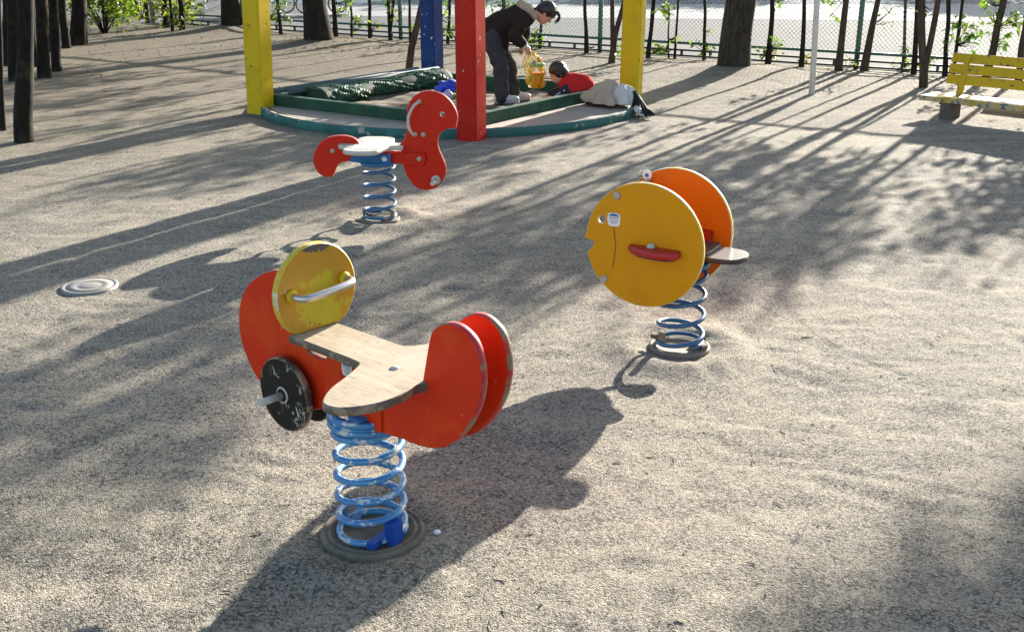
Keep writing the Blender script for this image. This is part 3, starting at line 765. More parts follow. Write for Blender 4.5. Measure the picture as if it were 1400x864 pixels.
# ------------------------------------------------------------------ rolled net and its poles
na, nb = np.array(cin[0]) + SBX, np.array(cin[3]) + SBX
nd = (nb - na) / np.hypot(*(nb - na)); nn_ = np.array([nd[1], -nd[0]])        # towards the sand
Ln = np.hypot(*(nb - na))
rn = thing('rolled_net', 'dark green sand cover net bunched along the beam below the blue post', 'net', (na[0], na[1], 0), math.atan2(nd[1], nd[0]))
def roll_r(x, t): return .108 + .022 * math.sin(x * 3.1 + 1) + .012 * math.sin(9 * x + 2 * t)
roll = MB(); vs = []; NS = 60; NR = 18; yc = -.24; x0_, x1_ = .30, Ln - .12
for i in range(NS + 1):
    x = x0_ + (x1_ - x0_) * i / NS
    for j in range(NR):
        t = 2 * PI * j / NR; r = roll_r(x, t) * (1 if 0 < i < NS else .25)
        vs.append((x, yc + r * 1.5 * math.cos(t), .115 + r * .95 * math.sin(t)))
fs = [(i * NR + j, i * NR + (j + 1) % NR, (i + 1) * NR + (j + 1) % NR, (i + 1) * NR + j) for i in range(NS) for j in range(NR)]
roll.add(vs, fs, 0, True).build('net_roll', 'net_dark', rn)
cord = MB(); rg = random.Random(5); xa = x0_ + .02
while xa < x1_ - .06:
    ph = 2.2 * math.sin(xa * 5) + rg.uniform(-.4, .4); t0 = rg.uniform(-.7, .0); pts = []
    for i in range(22):
        t = t0 + (2.9 - t0) * i / 21; x = min(max(xa + .028 * math.sin(t * 6.5 + ph) + .05 * math.sin(t * 1.7 + ph * .5), x0_), x1_); r = roll_r(x, t) + .005 + .008 * math.sin(t * 9 + xa * 30)
        pts.append((x, yc - r * 1.5 * math.cos(t), .115 + r * .95 * math.sin(t)))
    cord.tube(pts, .0052, 4, caps=False); xa += .017 + rg.random() * .014
o_ = cord.build('net_cords', 'net', rn, kind='stuff')
for k, (yo, zo, xa, xb) in enumerate(((.035, .208, -.10, Ln - .25), (-.115, .206, .12, Ln - .05))):
    q0 = na + nd * xa + nn_ * (-yo); q1 = na + nd * xb + nn_ * (-yo)
    ob = MB().tube([(0, 0, 0), (xb - xa, 0, .01)], .03, 12).build('net_pole', 'pipe', None, label=['blue-grey net pole lying on top of the beam, the outer one', 'blue-grey net pole lying on the rolled net, the inner one'][k], cat='pole', loc=(q0[0], q0[1], zo), rz=math.atan2(nd[1], nd[0]))
    for xx in (.22, 1.1, 2.0):
        MB().lathe([(.033, xx), (.035, xx + .004), (.033, xx + .010)], 12, (0, 0, .003), 'x').build('tie', 'net', ob)

# ------------------------------------------------------------------ implicit surfaces for figures and cloth
def rcone(P, a, b, ra, rb):
    a = np.array(a, float); b = np.array(b, float); ab = b - a
    t = np.clip(((P - a) @ ab) / max(ab @ ab, 1e-9), 0, 1)
    return np.linalg.norm(P - (a + t[..., None] * ab), axis=-1) - (ra + (rb - ra) * t)
def ell(P, c, r, rot=None):
    q = P - np.array(c, float)
    if rot is not None: q = q @ np.array(rot)
    r = np.array(r, float); k0 = np.linalg.norm(q / r, axis=-1); k1 = np.linalg.norm(q / (r * r), axis=-1)
    return k0 * (k0 - 1) / np.maximum(k1, 1e-9)
def smin(a, b, k):
    h = np.clip(.5 + .5 * (b - a) / k, 0, 1); return b + (a - b) * h - k * h * (1 - h)
def union(P, prims, k):
    d = None
    for pr in prims:
        kk = pr[-1] if isinstance(pr[-1], dict) else {}
        e = rcone(P, *pr[1:5]) if pr[0] == 'c' else ell(P, pr[1], pr[2], pr[3] if len(pr) > 3 and not isinstance(pr[3], dict) else None)
        d = e if d is None else smin(d, e, kk.get('k', k))
    return d
def nets(fn, lo, hi, res):
    lo = np.array(lo, float); hi = np.array(hi, float); n = np.ceil((hi - lo) / res).astype(int) + 1
    g = np.stack(np.meshgrid(*[lo[i] + np.arange(n[i]) * res for i in range(3)], indexing='ij'), -1)
    S = fn(g); ins = S < 0
    c = np.zeros(np.array(S.shape) - 1); cnt = np.zeros(c.shape); pos = np.zeros(c.shape + (3,))
    off = [(i, j, k) for i in (0, 1) for j in (0, 1) for k in (0, 1)]
    sl = lambda o: tuple(slice(o[d], o[d] + c.shape[d]) for d in range(3))
    for a in off:
        for d in range(3):
            if a[d] == 0:
                b = list(a); b[d] = 1; sa, sb_ = S[sl(a)], S[sl(b)]; m = (sa < 0) != (sb_ < 0)
                t = np.where(m, sa / np.where(m, sa - sb_, 1), 0)
                p = np.zeros(c.shape + (3,)); p[:] = a; p[..., d] += t; pos += p * m[..., None]; cnt += m
    act = cnt > 0; idx = -np.ones(c.shape, int); idx[act] = np.arange(act.sum())
    ii = np.argwhere(act); V = lo + (ii + pos[act] / cnt[act][:, None]) * res
    F = []
    for d in range(3):
        a = [slice(1, -1)] * 3; a[d] = slice(0, -1)
        s0 = ins[tuple(slice(1, S.shape[e] - 1) if e != d else slice(0, S.shape[d] - 1) for e in range(3))]
        s1 = ins[tuple(slice(1, S.shape[e] - 1) if e != d else slice(1, S.shape[d]) for e in range(3))]
        w_ = np.argwhere(s0 != s1)
        if not len(w_): continue
        fl = s0[tuple(w_.T)]; base = w_.copy(); e1, e2 = [(1, 2), (2, 0), (0, 1)][d]
        for e in (0, 1, 2):
            if e != d: base[:, e] += 1
        def at(o1, o2):
            q = base.copy(); q[:, e1] += o1; q[:, e2] += o2; return idx[tuple(q.T)]
        f = np.stack([at(-1, -1), at(0, -1), at(0, 0), at(-1, 0)], 1); f[~fl] = f[~fl][:, ::-1]; F.append(f)
    return V, np.concatenate(F)
def blob(name, prims, res, mat, parent, k=.03, pad=.05, mod=None, **tags):
    pts = []
    for p in prims:
        if p[0] == 'c': pts += [np.array(p[1]) - p[3], np.array(p[1]) + p[3], np.array(p[2]) - p[4], np.array(p[2]) + p[4]]
        else: r = max(p[2]); pts += [np.array(p[1]) - r, np.array(p[1]) + r]
    lo = np.min(pts, 0) - pad; hi = np.max(pts, 0) + pad
    fn = (lambda g: union(g, prims, k)) if mod is None else (lambda g: mod(g, union(g, prims, k)))
    V, F = nets(fn, lo, hi, res)
    return link(name, np_mesh(name, V, F, mat), parent, **tags)
def folds(P, amp, fx, seed=0):
    return amp * (np.sin(P[..., 0] * fx + 3.1 * np.sin(P[..., 2] * fx * .45 + seed)) + .6 * np.sin(P[..., 2] * fx * 1.3 + P[..., 1] * fx * .7 + seed * 2))

# ------------------------------------------------------------------ woman
WY = 12.05; w0 = yp(690, 142, WY); SANDZ = .045
wm = thing('person', 'person in dark brown jacket and grey jeans bending over in the sandbox', 'person', (w0[0], WY, SANDZ))
def wl(px, py, dy=0.0):
    q = yp(px, py, WY + dy); return np.array([q[0] - w0[0], dy, q[2] - SANDZ])
hipN, kneeN, ankN = wl(672, 52, -.09), wl(685, 94, -.11), wl(686, 131, -.12)
hipF, kneeF, ankF = wl(676, 52, .09), wl(697, 94, .08), wl(702, 131, .10)
pel, sp, ch, nk, hc = wl(667, 45), wl(688, 33), wl(710, 25), wl(730, 19), wl(746, 18)
shN, elN, wrN = wl(713, 28, -.16), wl(703, 50, -.20), wl(717, 63, -.15)
shF, elF, wrF = wl(716, 27, .16), wl(716, 48, .20), wl(712, 60, .12)
hand = wrN + (wrN - elN) / np.linalg.norm(wrN - elN) * .06
fwd = np.array([.62, 0, -.78]); upv = np.array([.78, 0, .62])      # face direction, crown direction
head_rot = np.stack([fwd, np.array([0, 1, 0]), upv], 1)
H0 = lambda f, y, u: tuple(hc + fwd * f + np.array([0, y, 0]) + upv * u)
prims = [('c', pel, sp, .115, .105), ('c', sp, ch, .105, .115), ('c', ch, nk, .075, .05), ('c', nk, H0(-.02, 0, -.03), .048, .05),
         ('e', H0(0, 0, .02), (.088, .070, .095), head_rot), ('e', H0(.025, 0, -.06), (.062, .055, .06), head_rot), ('c', H0(.085, 0, .005), H0(.098, 0, -.025), .009, .014, {'k': .012}),
         ('e', H0(.078, 0, -.058), (.012, .024, .008), head_rot, {'k': .008}), ('e', H0(.0, -.071, -.01), (.020, .010, .028), head_rot, {'k': .008}), ('e', H0(.0, .071, -.01), (.020, .010, .028), head_rot, {'k': .008}),
         ('c', hipN, kneeN, .085, .055), ('c', kneeN, ankN, .053, .038), ('c', ankN, ankN + np.array([.10, 0, -.045]), .038, .028), ('c', hipF, kneeF, .085, .055), ('c', kneeF, ankF, .053, .038), ('c', ankF, ankF + np.array([.10, 0, -.045]), .038, .028),
         ('c', shN, elN, .052, .042), ('c', elN, wrN, .040, .026), ('c', shF, elF, .052, .042), ('c', elF, wrF, .040, .026)]
dirh = (hand - wrN) / np.linalg.norm(hand - wrN)
for (wr, dh, sy) in ((wrN, dirh, -1), (wrF, np.array([.3, 0, -.95]), 1)):
    pm = wr + dh * .055; side = np.cross(dh, np.array([0, 1., 0])); side /= np.linalg.norm(side)
    prims.append(('c', wr + dh * .02, pm, .026, .030, {'k': .015}))
    for q in range(4):
        o_ = np.array([0, (q - 1.5) * .019, 0]); k1 = pm + o_ + dh * (.035 + .004 * (1 - abs(q - 1.3))); k2 = k1 + dh * .018 - side * .022 * 1; k3 = k2 - side * .020 - dh * .012
        prims += [('c', pm + o_ * .8, k1, .0105, .0095, {'k': .006}), ('c', k1, k2, .0095, .009, {'k': .005}), ('c', k2, k3, .009, .008, {'k': .005})]
    th = pm + np.array([0, sy * .026, 0]) - dh * .01; prims += [('c', th, th + dh * .03 - side * .02, .011, .0105, {'k': .006}), ('c', th + dh * .03 - side * .02, th + dh * .04 - side * .042, .010, .0085, {'k': .005})]
blob('body', prims, .0075, 'skin', wm, .03)
jp = [('c', pel + np.array([.0, 0, .0]), sp, .150, .135), ('c', sp, ch, .135, .140), ('e', ch, (.14, .19, .14)), ('c', ch, nk, .10, .062), ('c', shN, elN, .078, .066), ('c', elN, elN + (wrN - elN) * .74, .066, .056), ('c', shF, elF, .078, .066), ('c', elF, elF + (wrF - elF) * .8, .066, .052), ('c', pel, (hipN + hipF) / 2 + np.array([.05, 0, -.03]), .150, .135)]
jk = blob('jacket', jp, .011, 'jacket', wm, .035, mod=lambda g, d: d + folds(g, .005, 34))
hoodp = wl(718, 11)
blob('fur_hood', [('e', wl(719, 11), (.075, .14, .06)), ('c', wl(712, 6, -.08), wl(724, 14, -.10), .045, .04), ('c', wl(724, 14, -.10), wl(731, 24, -.10), .04, .03), ('c', wl(712, 6, .08), wl(726, 16, .10), .045, .04)], .009, 'fur', jk, .03, mod=lambda g, d: d + .006 * np.sin(g[..., 0] * 160) * np.sin(g[..., 1] * 150) * np.sin(g[..., 2] * 170))
cdir = (wrN - elN)
blob('cuff', [('c', elN + cdir * .70, elN + cdir * .96, .048, .042)], .007, 'knit', jk, .01)
blob('jeans', [('c', pel, (hipN + hipF) / 2, .125, .13), ('c', hipN, kneeN, .108, .080), ('c', kneeN, ankN + np.array([0, 0, -.015]), .080, .076), ('c', hipF, kneeF, .105, .078), ('c', kneeF, ankF + np.array([0, 0, -.015]), .078, .074)], .010, 'jeans', wm, .02, mod=lambda g, d: d + folds(g, .0045, 42, 2))
for an in (ankN, ankF):
    f0 = np.array([an[0], an[1], 0])
    sh_ = blob('shoe', [('c', f0 + (-.045, 0, .045), f0 + (.05, 0, .05), .042, .040), ('c', f0 + (.03, 0, .045), f0 + (.155, 0, .036), .042, .034)], .007, 'shoe', wm, .02, mod=lambda g, d: np.maximum(d, .010 - g[..., 2]))
    MB().panel([(f0[0] + a, f0[1] + b) for a, b in spline([(-.085, .0), (-.07, .036), (0, .037), (.10, .045), (.175, .025), (.19, 0), (.175, -.025), (.10, -.045), (0, -.037), (-.07, -.036)], 4)], .022, .006, 'xy', .004, mi_edge=0).build('sole', ['sole'], sh_)
hp = [('e', H0(-.012, 0, .030), (.098, .084, .100), head_rot), ('c', H0(-.06, 0, -.02), H0(-.075, 0, -.09), .055, .035), ('c', H0(.06, -.05, .075), H0(.085, -.055, .03), .022, .014)]
cutc = np.array(H0(.115, 0, -.055))
hr = blob('hair', hp, .008, 'hair', wm, .02, mod=lambda g, d: np.maximum(d, .092 - np.linalg.norm((g - cutc) / np.array([1.0, 1.35, 1.05]), axis=-1)) + .003 * np.sin(g[..., 1] * 190 + g[..., 0] * 60))
lk = MB(); a_ = np.array(H0(.06, -.03, .095))
for k in range(16):
    y = -.045 + .09 * (k / 15); b0 = np.array(H0(.05, y, .10)); pts = [b0]
    for i in range(1, 6):
        u = i / 5; pts.append(b0 + np.array([.055 * math.sin(u * 2.3) - .05 * u * u, 0, -.13 * u]) + np.array([.01 * math.sin(k * 2.1), 0, .01 * math.sin(k)]))
    lk.tube(pts, [.006, .006, .005, .004, .003, .001], 5)
lk.build('fringe', 'hair_b', hr)
# ------------------------------------------------------------------ bag with bucket held by the woman
hw = np.array(w0) * 0 + np.array([w0[0], WY, SANDZ]) + hand + dirh * .045
hw = np.array(hw)
zb = yp(735, 121, hw[1])[2]; zt = hw[2] - .005
bgx = yp(733, 100, hw[1])[0]
bg_ = thing('toy_bag', 'yellow net bag of sand toys with an orange bucket, held in the hand', 'bag', (bgx, hw[1], zb))
Hb = zt - zb; dx = hw[0] - bgx
MB().lathe([(.055, .008), (.060, .012), (.078, .155), (.084, .158), (.084, .170), (.079, .170)], 24, (.012, 0, .0)).build('bucket', 'bucket', bg_)
MB().lathe([(.050, .225), (.070, .238), (.072, .262), (.066, .264)], 22, (.018, 0, .0)).build('sieve', 'sieve', bg_)
for k, (x, y, z, c, r) in enumerate(((-.055, -.03, .13, 'lime', .024), (-.035, -.05, .20, 'white', .022), (-.06, .03, .19, 'bagnet', .028), (.05, -.03, .21, 'bagnet', .03), (-.085, 0, .075, 'bagnet', .030), (-.02, -.04, .275, 'blueplastic', .022), (.03, .0, .30, 'bucket', .024), (-.05, 0, .24, 'sieve', .025))):
    MB().ball((x, y, z), r, 10, 0, (1, .8, 1.2)).build('sand_mould', c, bg_)
sk = []; NRb = 20; zz = [0, .02, .10, .18, .26, .33, .38, Hb]
rr = [.05, .085, .10, .105, .10, .075, .045, .018]
vs = []
for i, z in enumerate(zz):
    for j in range(NRb):
        t = 2 * PI * j / NRb; r = rr[i] * (1 + .10 * math.sin(3 * t + i) + .06 * math.sin(5 * t - i * 2)); f = (z / Hb) ** 2
        vs.append((r * math.cos(t) * 1.05 + dx * f, r * math.sin(t) * .8, z))
fs = [(i * NRb + j, i * NRb + (j + 1) % NRb, (i + 1) * NRb + (j + 1) % NRb, (i + 1) * NRb + j) for i in range(len(zz) - 1) for j in range(NRb)]
MB().add(vs, fs, 0, True).build('net_skin', 'thinbag', bg_)
cr = MB()
for j in range(0, NRb, 2):
    for sgn in (1, -1):
        pts = [tuple(np.array(vs[i * NRb + (j + sgn * i) % NRb]) * (1.01, 1.01, 1)) for i in range(len(zz))]
        cr.tube(pts, .0026, 4, caps=False)
cr.tube([(dx - .02, 0, Hb - .03), (dx + .0, 0, Hb + .012), (dx + .025, 0, Hb - .03)], .008, 6)
cr.build('net_cords', 'bagnet', bg_)

# ------------------------------------------------------------------ child
CY_ = 12.06; c0 = yp(775, 140, CY_); c0[2] = SANDZ
cd = thing('person', 'small dark-haired person in a red vest crouching in the sandbox', 'person', (c0[0], CY_, SANDZ))
def cl(px, py, dy=0.0):
    q = yp(px, py, CY_ + dy); return np.array([q[0] - c0[0], dy, q[2] - SANDZ])
ch_h = cl(763, 100); cf = np.array([-.88, -.12, -.46]); cf /= np.linalg.norm(cf); cs = np.array([.12, -.99, 0]); cs /= np.linalg.norm(cs); cu = np.cross(cf, cs); cu = -cu if cu[2] < 0 else cu
crot = np.stack([cf, cs, cu], 1); CH = lambda f, y, u: ch_h + cf * f + cs * y + cu * u
neck = cl(775, 111); chest = cl(782, 118); waist = cl(793, 128); bum = cl(797, 140) ; bum[2] = .15
shn, eln, wrn = cl(780, 128, -.12), cl(771, 137, -.17), cl(758, 140, -.12); wrn[2] = .07; eln[2] = max(eln[2], .13)
shf, elf, wrf = cl(784, 130, .08), cl(776, 137, .10), cl(752, 140, .1); wrf[2] = .07; elf[2] = max(elf[2], .13)
kn = np.array([ch_h[0] + .10, -.10, .13]); kf = np.array([ch_h[0] + .10, .12, .13]); an_ = np.array([bum[0] - .10, -.11, .06]); af = np.array([bum[0] - .10, .11, .06])
bp_ = [('e', CH(0, 0, .015), (.085, .076, .095), crot), ('e', CH(.03, 0, -.05), (.062, .060, .055), crot), ('c', CH(.088, 0, -.01), CH(.096, 0, -.026), .007, .011, {'k': .01}), ('e', CH(.084, 0, -.055), (.01, .02, .007), crot, {'k': .006}),
       ('e', CH(-.005, .077, -.01), (.018, .009, .025), crot, {'k': .008}), ('e', CH(-.005, -.077, -.01), (.018, .009, .025), crot, {'k': .008}),
       ('c', CH(-.03, 0, -.06), neck, .04, .045), ('c', neck, chest, .06, .09), ('c', chest, waist, .09, .09), ('c', waist, bum, .09, .09),
       ('c', shn, eln, .035, .03), ('c', eln, wrn, .028, .022), ('c', shf, elf, .035, .03), ('c', elf, wrf, .028, .022),
       ('c', bum, kn, .06, .05), ('c', kn, an_, .045, .03), ('c', bum, kf, .06, .05), ('c', kf, af, .045, .03)]
for (wr, sy) in ((wrn, 1), (wrf, -1)):
    dh = np.array([-.85, 0, -.5]); dh /= np.linalg.norm(dh); pm = wr + dh * .03; bp_.append(('c', wr, pm, .02, .021, {'k': .01}))
    for q in range(4):
        o_ = np.array([0, (q - 1.5) * .0135, 0]); k1 = pm + o_ + dh * .028; bp_ += [('c', pm + o_ * .7, k1, .0078, .0072, {'k': .005}), ('c', k1, k1 + np.array([-.006, 0, -.018]), .0072, .006, {'k': .004})]
    th = pm + np.array([0, sy * .02, 0]); bp_.append(('c', th, th + np.array([-.018, sy * .012, -.008]), .008, .007, {'k': .005}))
blob('body', bp_, .0075, 'skin', cd, .02)
cc_ = CH(.10, 0, -.05)
blob('hair', [('e', CH(-.012, 0, .024), (.100, .092, .103), crot), ('e', CH(-.05, 0, -.03), (.06, .075, .06), crot)], .008, 'hair_b', cd, .02, mod=lambda g, d: np.maximum(d, .088 - np.linalg.norm((g - cc_) / np.array([1., 1.3, 1.0]), axis=-1)) + .003 * np.sin(g[..., 1] * 170 + g[..., 2] * 90))
blob('red_vest', [('c', neck, chest, .085, .140), ('c', chest, waist, .140, .145), ('c', neck, shn + np.array([0, -.01, .02]), .06, .062), ('c', waist, bum + np.array([0, 0, .02]), .125, .12)], .010, 'vest', cd, .03, mod=lambda g, d: d + folds(g, .004, 40, 1))
sl_ = blob('sleeve', [('c', shn * .5 + eln * .5, eln, .054, .048), ('c', eln, wrn, .046, .034)], .009, 'navy', cd, .01)
blob('sleeve', [('c', shf * .5 + elf * .5, elf, .054, .048), ('c', elf, wrf, .046, .034)], .009, 'navy', cd, .01)
MB().tube([shn + (0, -.053, .01), (shn + eln) / 2 + (-.01, -.052, .01), eln + (.0, -.046, .012), (eln + wrn) / 2 + (0, -.041, .01), wrn + (0, -.034, 0)], .008, 6).build('sleeve_stripe', 'stripe', sl_)
blob('trousers', [('c', bum, kn, .088, .068), ('c', kn, an_, .064, .048), ('c', bum, kf, .088, .068), ('c', kf, af, .064, .048), ('c', waist, bum, .09, .11)], .011, 'navy', cd, .02)
for a in (an_, af):
    f0 = np.array([a[0], a[1], 0]); blob('shoe', [('c', f0 + (.03, 0, .032), f0 + (-.09, 0, .028), .033, .028)], .008, 'shoe', cd, .01, mod=lambda g, d: np.maximum(d, .004 - g[..., 2]))

# ------------------------------------------------------------------ coats heaped on the sandbox corner
KY = 11.92
def kl(px, py, dy=0.): return yp(px, py, KY + dy)
k0 = np.array([1.06, KY, .0])
ct = thing('coat_heap', 'cream and white coats heaped on the sandbox corner against the yellow post', 'coats', tuple(k0))
K = lambda px, py, dy=0.: kl(px, py, dy) - k0
def crumple(name, c, rx, ry, Hh, seed, mat, support, rot=0., peak=(0, 0), n=46):
    """a cloth heaped over what lies below it: creased height sheet with a turned-in irregular hem"""
    u = np.linspace(-1, 1, n); U, W = np.meshgrid(u, u)
    rr_ = np.maximum(np.abs(U), np.abs(W)); th = np.arctan2(W, U); k = rr_ / np.maximum(np.hypot(U, W), 1e-6)
    U2, W2 = U * k, W * k                                     # square -> disc
    hem = 1 + .22 * np.sin(3 * th + seed) + .12 * np.sin(7 * th + 2 * seed)
    x, y = U2 * rx * hem, W2 * ry * hem
    cr_, sr_ = math.cos(rot), math.sin(rot); X, Y = c[0] + x * cr_ - y * sr_, c[1] + x * sr_ + y * cr_
    d = np.hypot(U2 - peak[0] * (1 - rr_), W2 - peak[1] * (1 - rr_))
    q = lambda f, o: 1 - np.abs(2 * vnoise(X * f + o + 1.3 * vnoise(X * 9 + seed, Y * 9), Y * f * .9 + X * f * .5 + o * 2 + seed) - 1)
    ridge = .65 * q(4.5, 3 + seed) + .25 * q(10, 5) + .10 * q(24, 8)
    prof = np.clip(1 - d ** 1.7, 0, 1) ** .8
    Z = support(X, Y) + .006 + Hh * prof * (.72 + .36 * ridge) + .016 * (1 - prof) * ridge
    V = np.stack([X - k0[0], Y - k0[1], Z], -1).reshape(-1, 3); I = np.arange(n * n).reshape(n, n)
    F = np.stack([I[:-1, :-1].ravel(), I[:-1, 1:].ravel(), I[1:, 1:].ravel(), I[1:, :-1].ravel()], 1)
    # underside, so that the cloth has thickness
    V2 = V - np.array([0, 0, .005]); F2 = F[:, ::-1] + n * n
    e = np.concatenate([I[0], I[1:, -1], I[-1, -2::-1], I[-2:0:-1, 0]]); e2 = np.roll(e, -1)
    F3 = np.stack([e2, e, e + n * n, e2 + n * n], 1)
    return link(name, np_mesh(name, np.concatenate([V, V2]), np.concatenate([F, F2, F3]), mat), ct)
def supp(X, Y):
    d = np.hypot(X - SBX[0], Y - SBX[1]); a = np.array(cin[1]) + SBX; b = np.array(cin[2]) + SBX; t = b - a; t = t / np.hypot(*t)
    off = (X - a[0]) * (-t[1]) + (Y - a[1]) * t[0]
    z = np.where(d < SBR, .082, 0.004); z = np.where((off > -.02) & (d < SBR), .182, z)
    return z
def soft(X, Y):
    return sum(supp(X + a, Y + b) for a in (-.05, 0, .05) for b in (-.05, 0, .05)) / 9 + .012
g1 = gp(828, 134, .16); g2 = gp(857, 143, .10); g3 = gp(869, 148, .07); g4 = gp(878, 157, .03)
crumple('cream_coat', g1[:2] + (.0, .12), .20, .23, .225, 1.3, 'coat', soft, .5, (.35, .25))
crumple('white_coat', g2[:2] + (-.02, .10), .15, .22, .195, 4.1, 'coat_w', soft, .9, (.1, .2))
crumple('black_trim', g3[:2] + (.02, .06), .075, .19, .165, 2.2, 'lining', soft, .35, (0, .3), 36)
crumple('white_sleeve', g4[:2] + (-.02, .05), .045, .12, .07, 6.4, 'coat_w', soft, .2, (0, .3), 30)
crumple('strap_bundle', g4[:2] + (.03, -.02), .055, .10, .075, 3.4, 'lining', soft, .6, (0, .1), 30)
for k in range(3):
    a = gp(822 + k * 4, 143 - k, .09) - k0; MB().box((a[0], a[1] + .04, .094 + .012 * k), (.30 - .05 * k, .16, .010), R(-18 + 12 * k), 0, .002).build('folded_sheet', ['lining', 'coat_w', 'stickerblue'][k], ct)

# ------------------------------------------------------------------ toys in the sand
q = gp(611, 128, .10)
tb = thing('plastic_bag', 'crumpled blue plastic bag lying in the sandbox behind the red post', 'bag', (q[0], q[1], .04))
blob('bag_skin', [('e', (0, 0, .10), (.13, .11, .10)), ('e', (.06, .02, .15), (.08, .08, .06))], .010, 'blueplastic', tb, .03, mod=lambda g, d: d + folds(g, .012, 46, 3) + .008 * np.sin(g[..., 1] * 60 + g[..., 2] * 41))
q = gp(611, 132, .08)
MB().ball((0, 0, .07), .062, 18).lathe([(.02, .125), (.022, .135), (.012, .139)], 12).build('toy_ball', 'lilac', None, label='pale lilac toy ball beside the blue plastic bag', cat='ball', loc=(q[0] + .02, q[1] - .16, .035))
q = gp(620, 138, .05)
MB().lathe([(.03, 0), (.045, .07), (.048, .072), (.048, .08), (.04, .08)], 18).build('sand_cup', 'lime', None, label='lime green toy cup in the sand beside the red post', cat='cup', loc=(q[0], q[1], .045))

# ------------------------------------------------------------------ manhole cover
q = gp(123, 394)
mh = thing('manhole_cover', 'small round metal cover set in the sand', 'cover', (q[0], q[1], float(ground_h(q[0], q[1])) - .009))
MB().lathe([(.145, -.02), (.145, .017), (.139, .020), (.126, .020), (.122, .0165), (.02, .0165)], 48).build('frame_ring', 'manhole', mh)
MB().lathe([(.121, .012), (.121, .0185), (.075, .019), (.072, .0178), (.055, .0178), (.052, .0193), (.01, .0195)], 40).build('lid', 'manhole', mh)

# ------------------------------------------------------------------ bench
bo = gp(1260, 133, .20)
bn = thing('bench', 'yellow slatted bench with peeling paint near the fence', 'bench', (bo[0], bo[1], 0), R(-47))
# local x along the seat, y towards the back
bz = float(ground_h(*bo[:2]))
for k in range(2):
    MB().box((.80, .095 + k * .185, .192), (1.66, .175, .052), 0, 0, .006).build('seat_plank', 'bench_seat', bn)
for k in range(3):
    MB().box((.86, .405 + k * .030, .355 + k * .105), (1.62, .03, .093), 0, 0, .005, ('X', R(-14))).build('back_slat', 'bench', bn)
for x in (.22, 1.38):
    MB().box((x, .390, .34), (.06, .035, .52), 0, 0, .004, ('X', R(-14))).build('back_support', 'bench', bn)
    MB().box((x + .02, .16, .075), (.11, .24, .19), 0, 0, .012).box((x + .02, .18, .155), (.13, .30, .022), 0, 0, .003).build('leg', 'concrete_dark', bn)
q = gp(1375, 155)
MB().box((0, 0, .035), (.62, .16, .10), 0, 0, .012).build('concrete_slab', 'concrete', None, label='low concrete slab on the ground below the bench', cat='slab', loc=(q[0] + .1, q[1], 0), rz=R(-47))

# ------------------------------------------------------------------ poles
q = gp(1110, 130); q2 = yp(1117, 0, q[1])
wp = thing('white_pole', 'thin white painted metal pole standing in the open sand', 'pole', (q[0], q[1], 0))
dxp = (q2[0] - q[0]) / q2[2]
MB().tube([(0, 0, -.1), (dxp * 2.6 * .9, 0, 2.6)], .033, 14).build('pole_tube', 'whitepole', wp)
MB().lathe([(.036, 2.6), (.036, 2.63), (.01, 2.64)], 14, (dxp * 2.6 * .9, 0, 0)).build('pole_cap', 'whitepole', wp)
q = gp(210, 33)
gpole = thing('grey_pole', 'grey metal pole beside the dark trunks at the end of the path', 'pole', (q[0], q[1], 0))
MB().tube([(0, 0, -.1), (0, 0, 3.5)], .055, 14).build('pole_tube', 'greypole', gpole)
MB().lathe([(.07, -.02), (.07, .03), (.058, .035)], 14).build('pole_collar', 'concrete', gpole)

# ------------------------------------------------------------------ chain-link fence
fx0, fx1 = -6.9, 10.5; flen = (fx1 - fx0) * math.hypot(1, FA)
fe = thing('chain_link_fence', 'green chain-link fence with low black ladder rail behind the row of trunks', 'fence', (fx0, fence_y(fx0), 0), math.atan(FA))
FZ0, FZ1 = .215, 1.52
mesh = MB(); pitch = .062; dh = FZ1 - FZ0
i = -int(dh / pitch) - 1
while i * pitch < flen:
    for sgn in (1, -1):
        xa = i * pitch if sgn > 0 else i * pitch + dh; xb = xa + sgn * dh
        za, zb_ = FZ0, FZ1
        if min(xa, xb) < 0 or max(xa, xb) > flen: continue
        y = .002 * sgn
        mesh.tube([(xa, y, za), (xb, y, zb_)], .0022, 3, caps=False)
    i += 1
mesh.build('wire_mesh', 'fence_wire', fe, kind='stuff')
MB().tube([(0, 0, FZ1), (flen, 0, FZ1)], .024, 10).build('top_rail', 'fence_green', fe)
MB().tube([(0, 0, FZ0), (flen, 0, FZ0)], .020, 8).build('bottom_rail', 'fence_green', fe)
for z in (.115, .035):
    MB().box((flen / 2, -.02, z), (flen, .035, .028), 0, 0, .003).build('low_rail', 'fence_dark', fe)
xx = .2
while xx < flen:
    MB().box((xx, -.02, .075), (.035, .03, .056)).build('rail_spacer', 'fence_dark', fe); xx += .46
for fxp in (-5.2, -1.97, 1.35, 4.72, 8.0):
    d = (fxp - fx0) * math.hypot(1, FA)
    p_ = MB().tube([(d, .045, -.1), (d, .045, FZ1 + .04)], .036, 12).build('fence_post', 'fence_green', fe)
    MB().lathe([(.038, FZ1 + .04), (.03, FZ1 + .06), (.01, FZ1 + .065)], 12, (d, .045, 0)).build('post_cap', 'fence_green', p_)

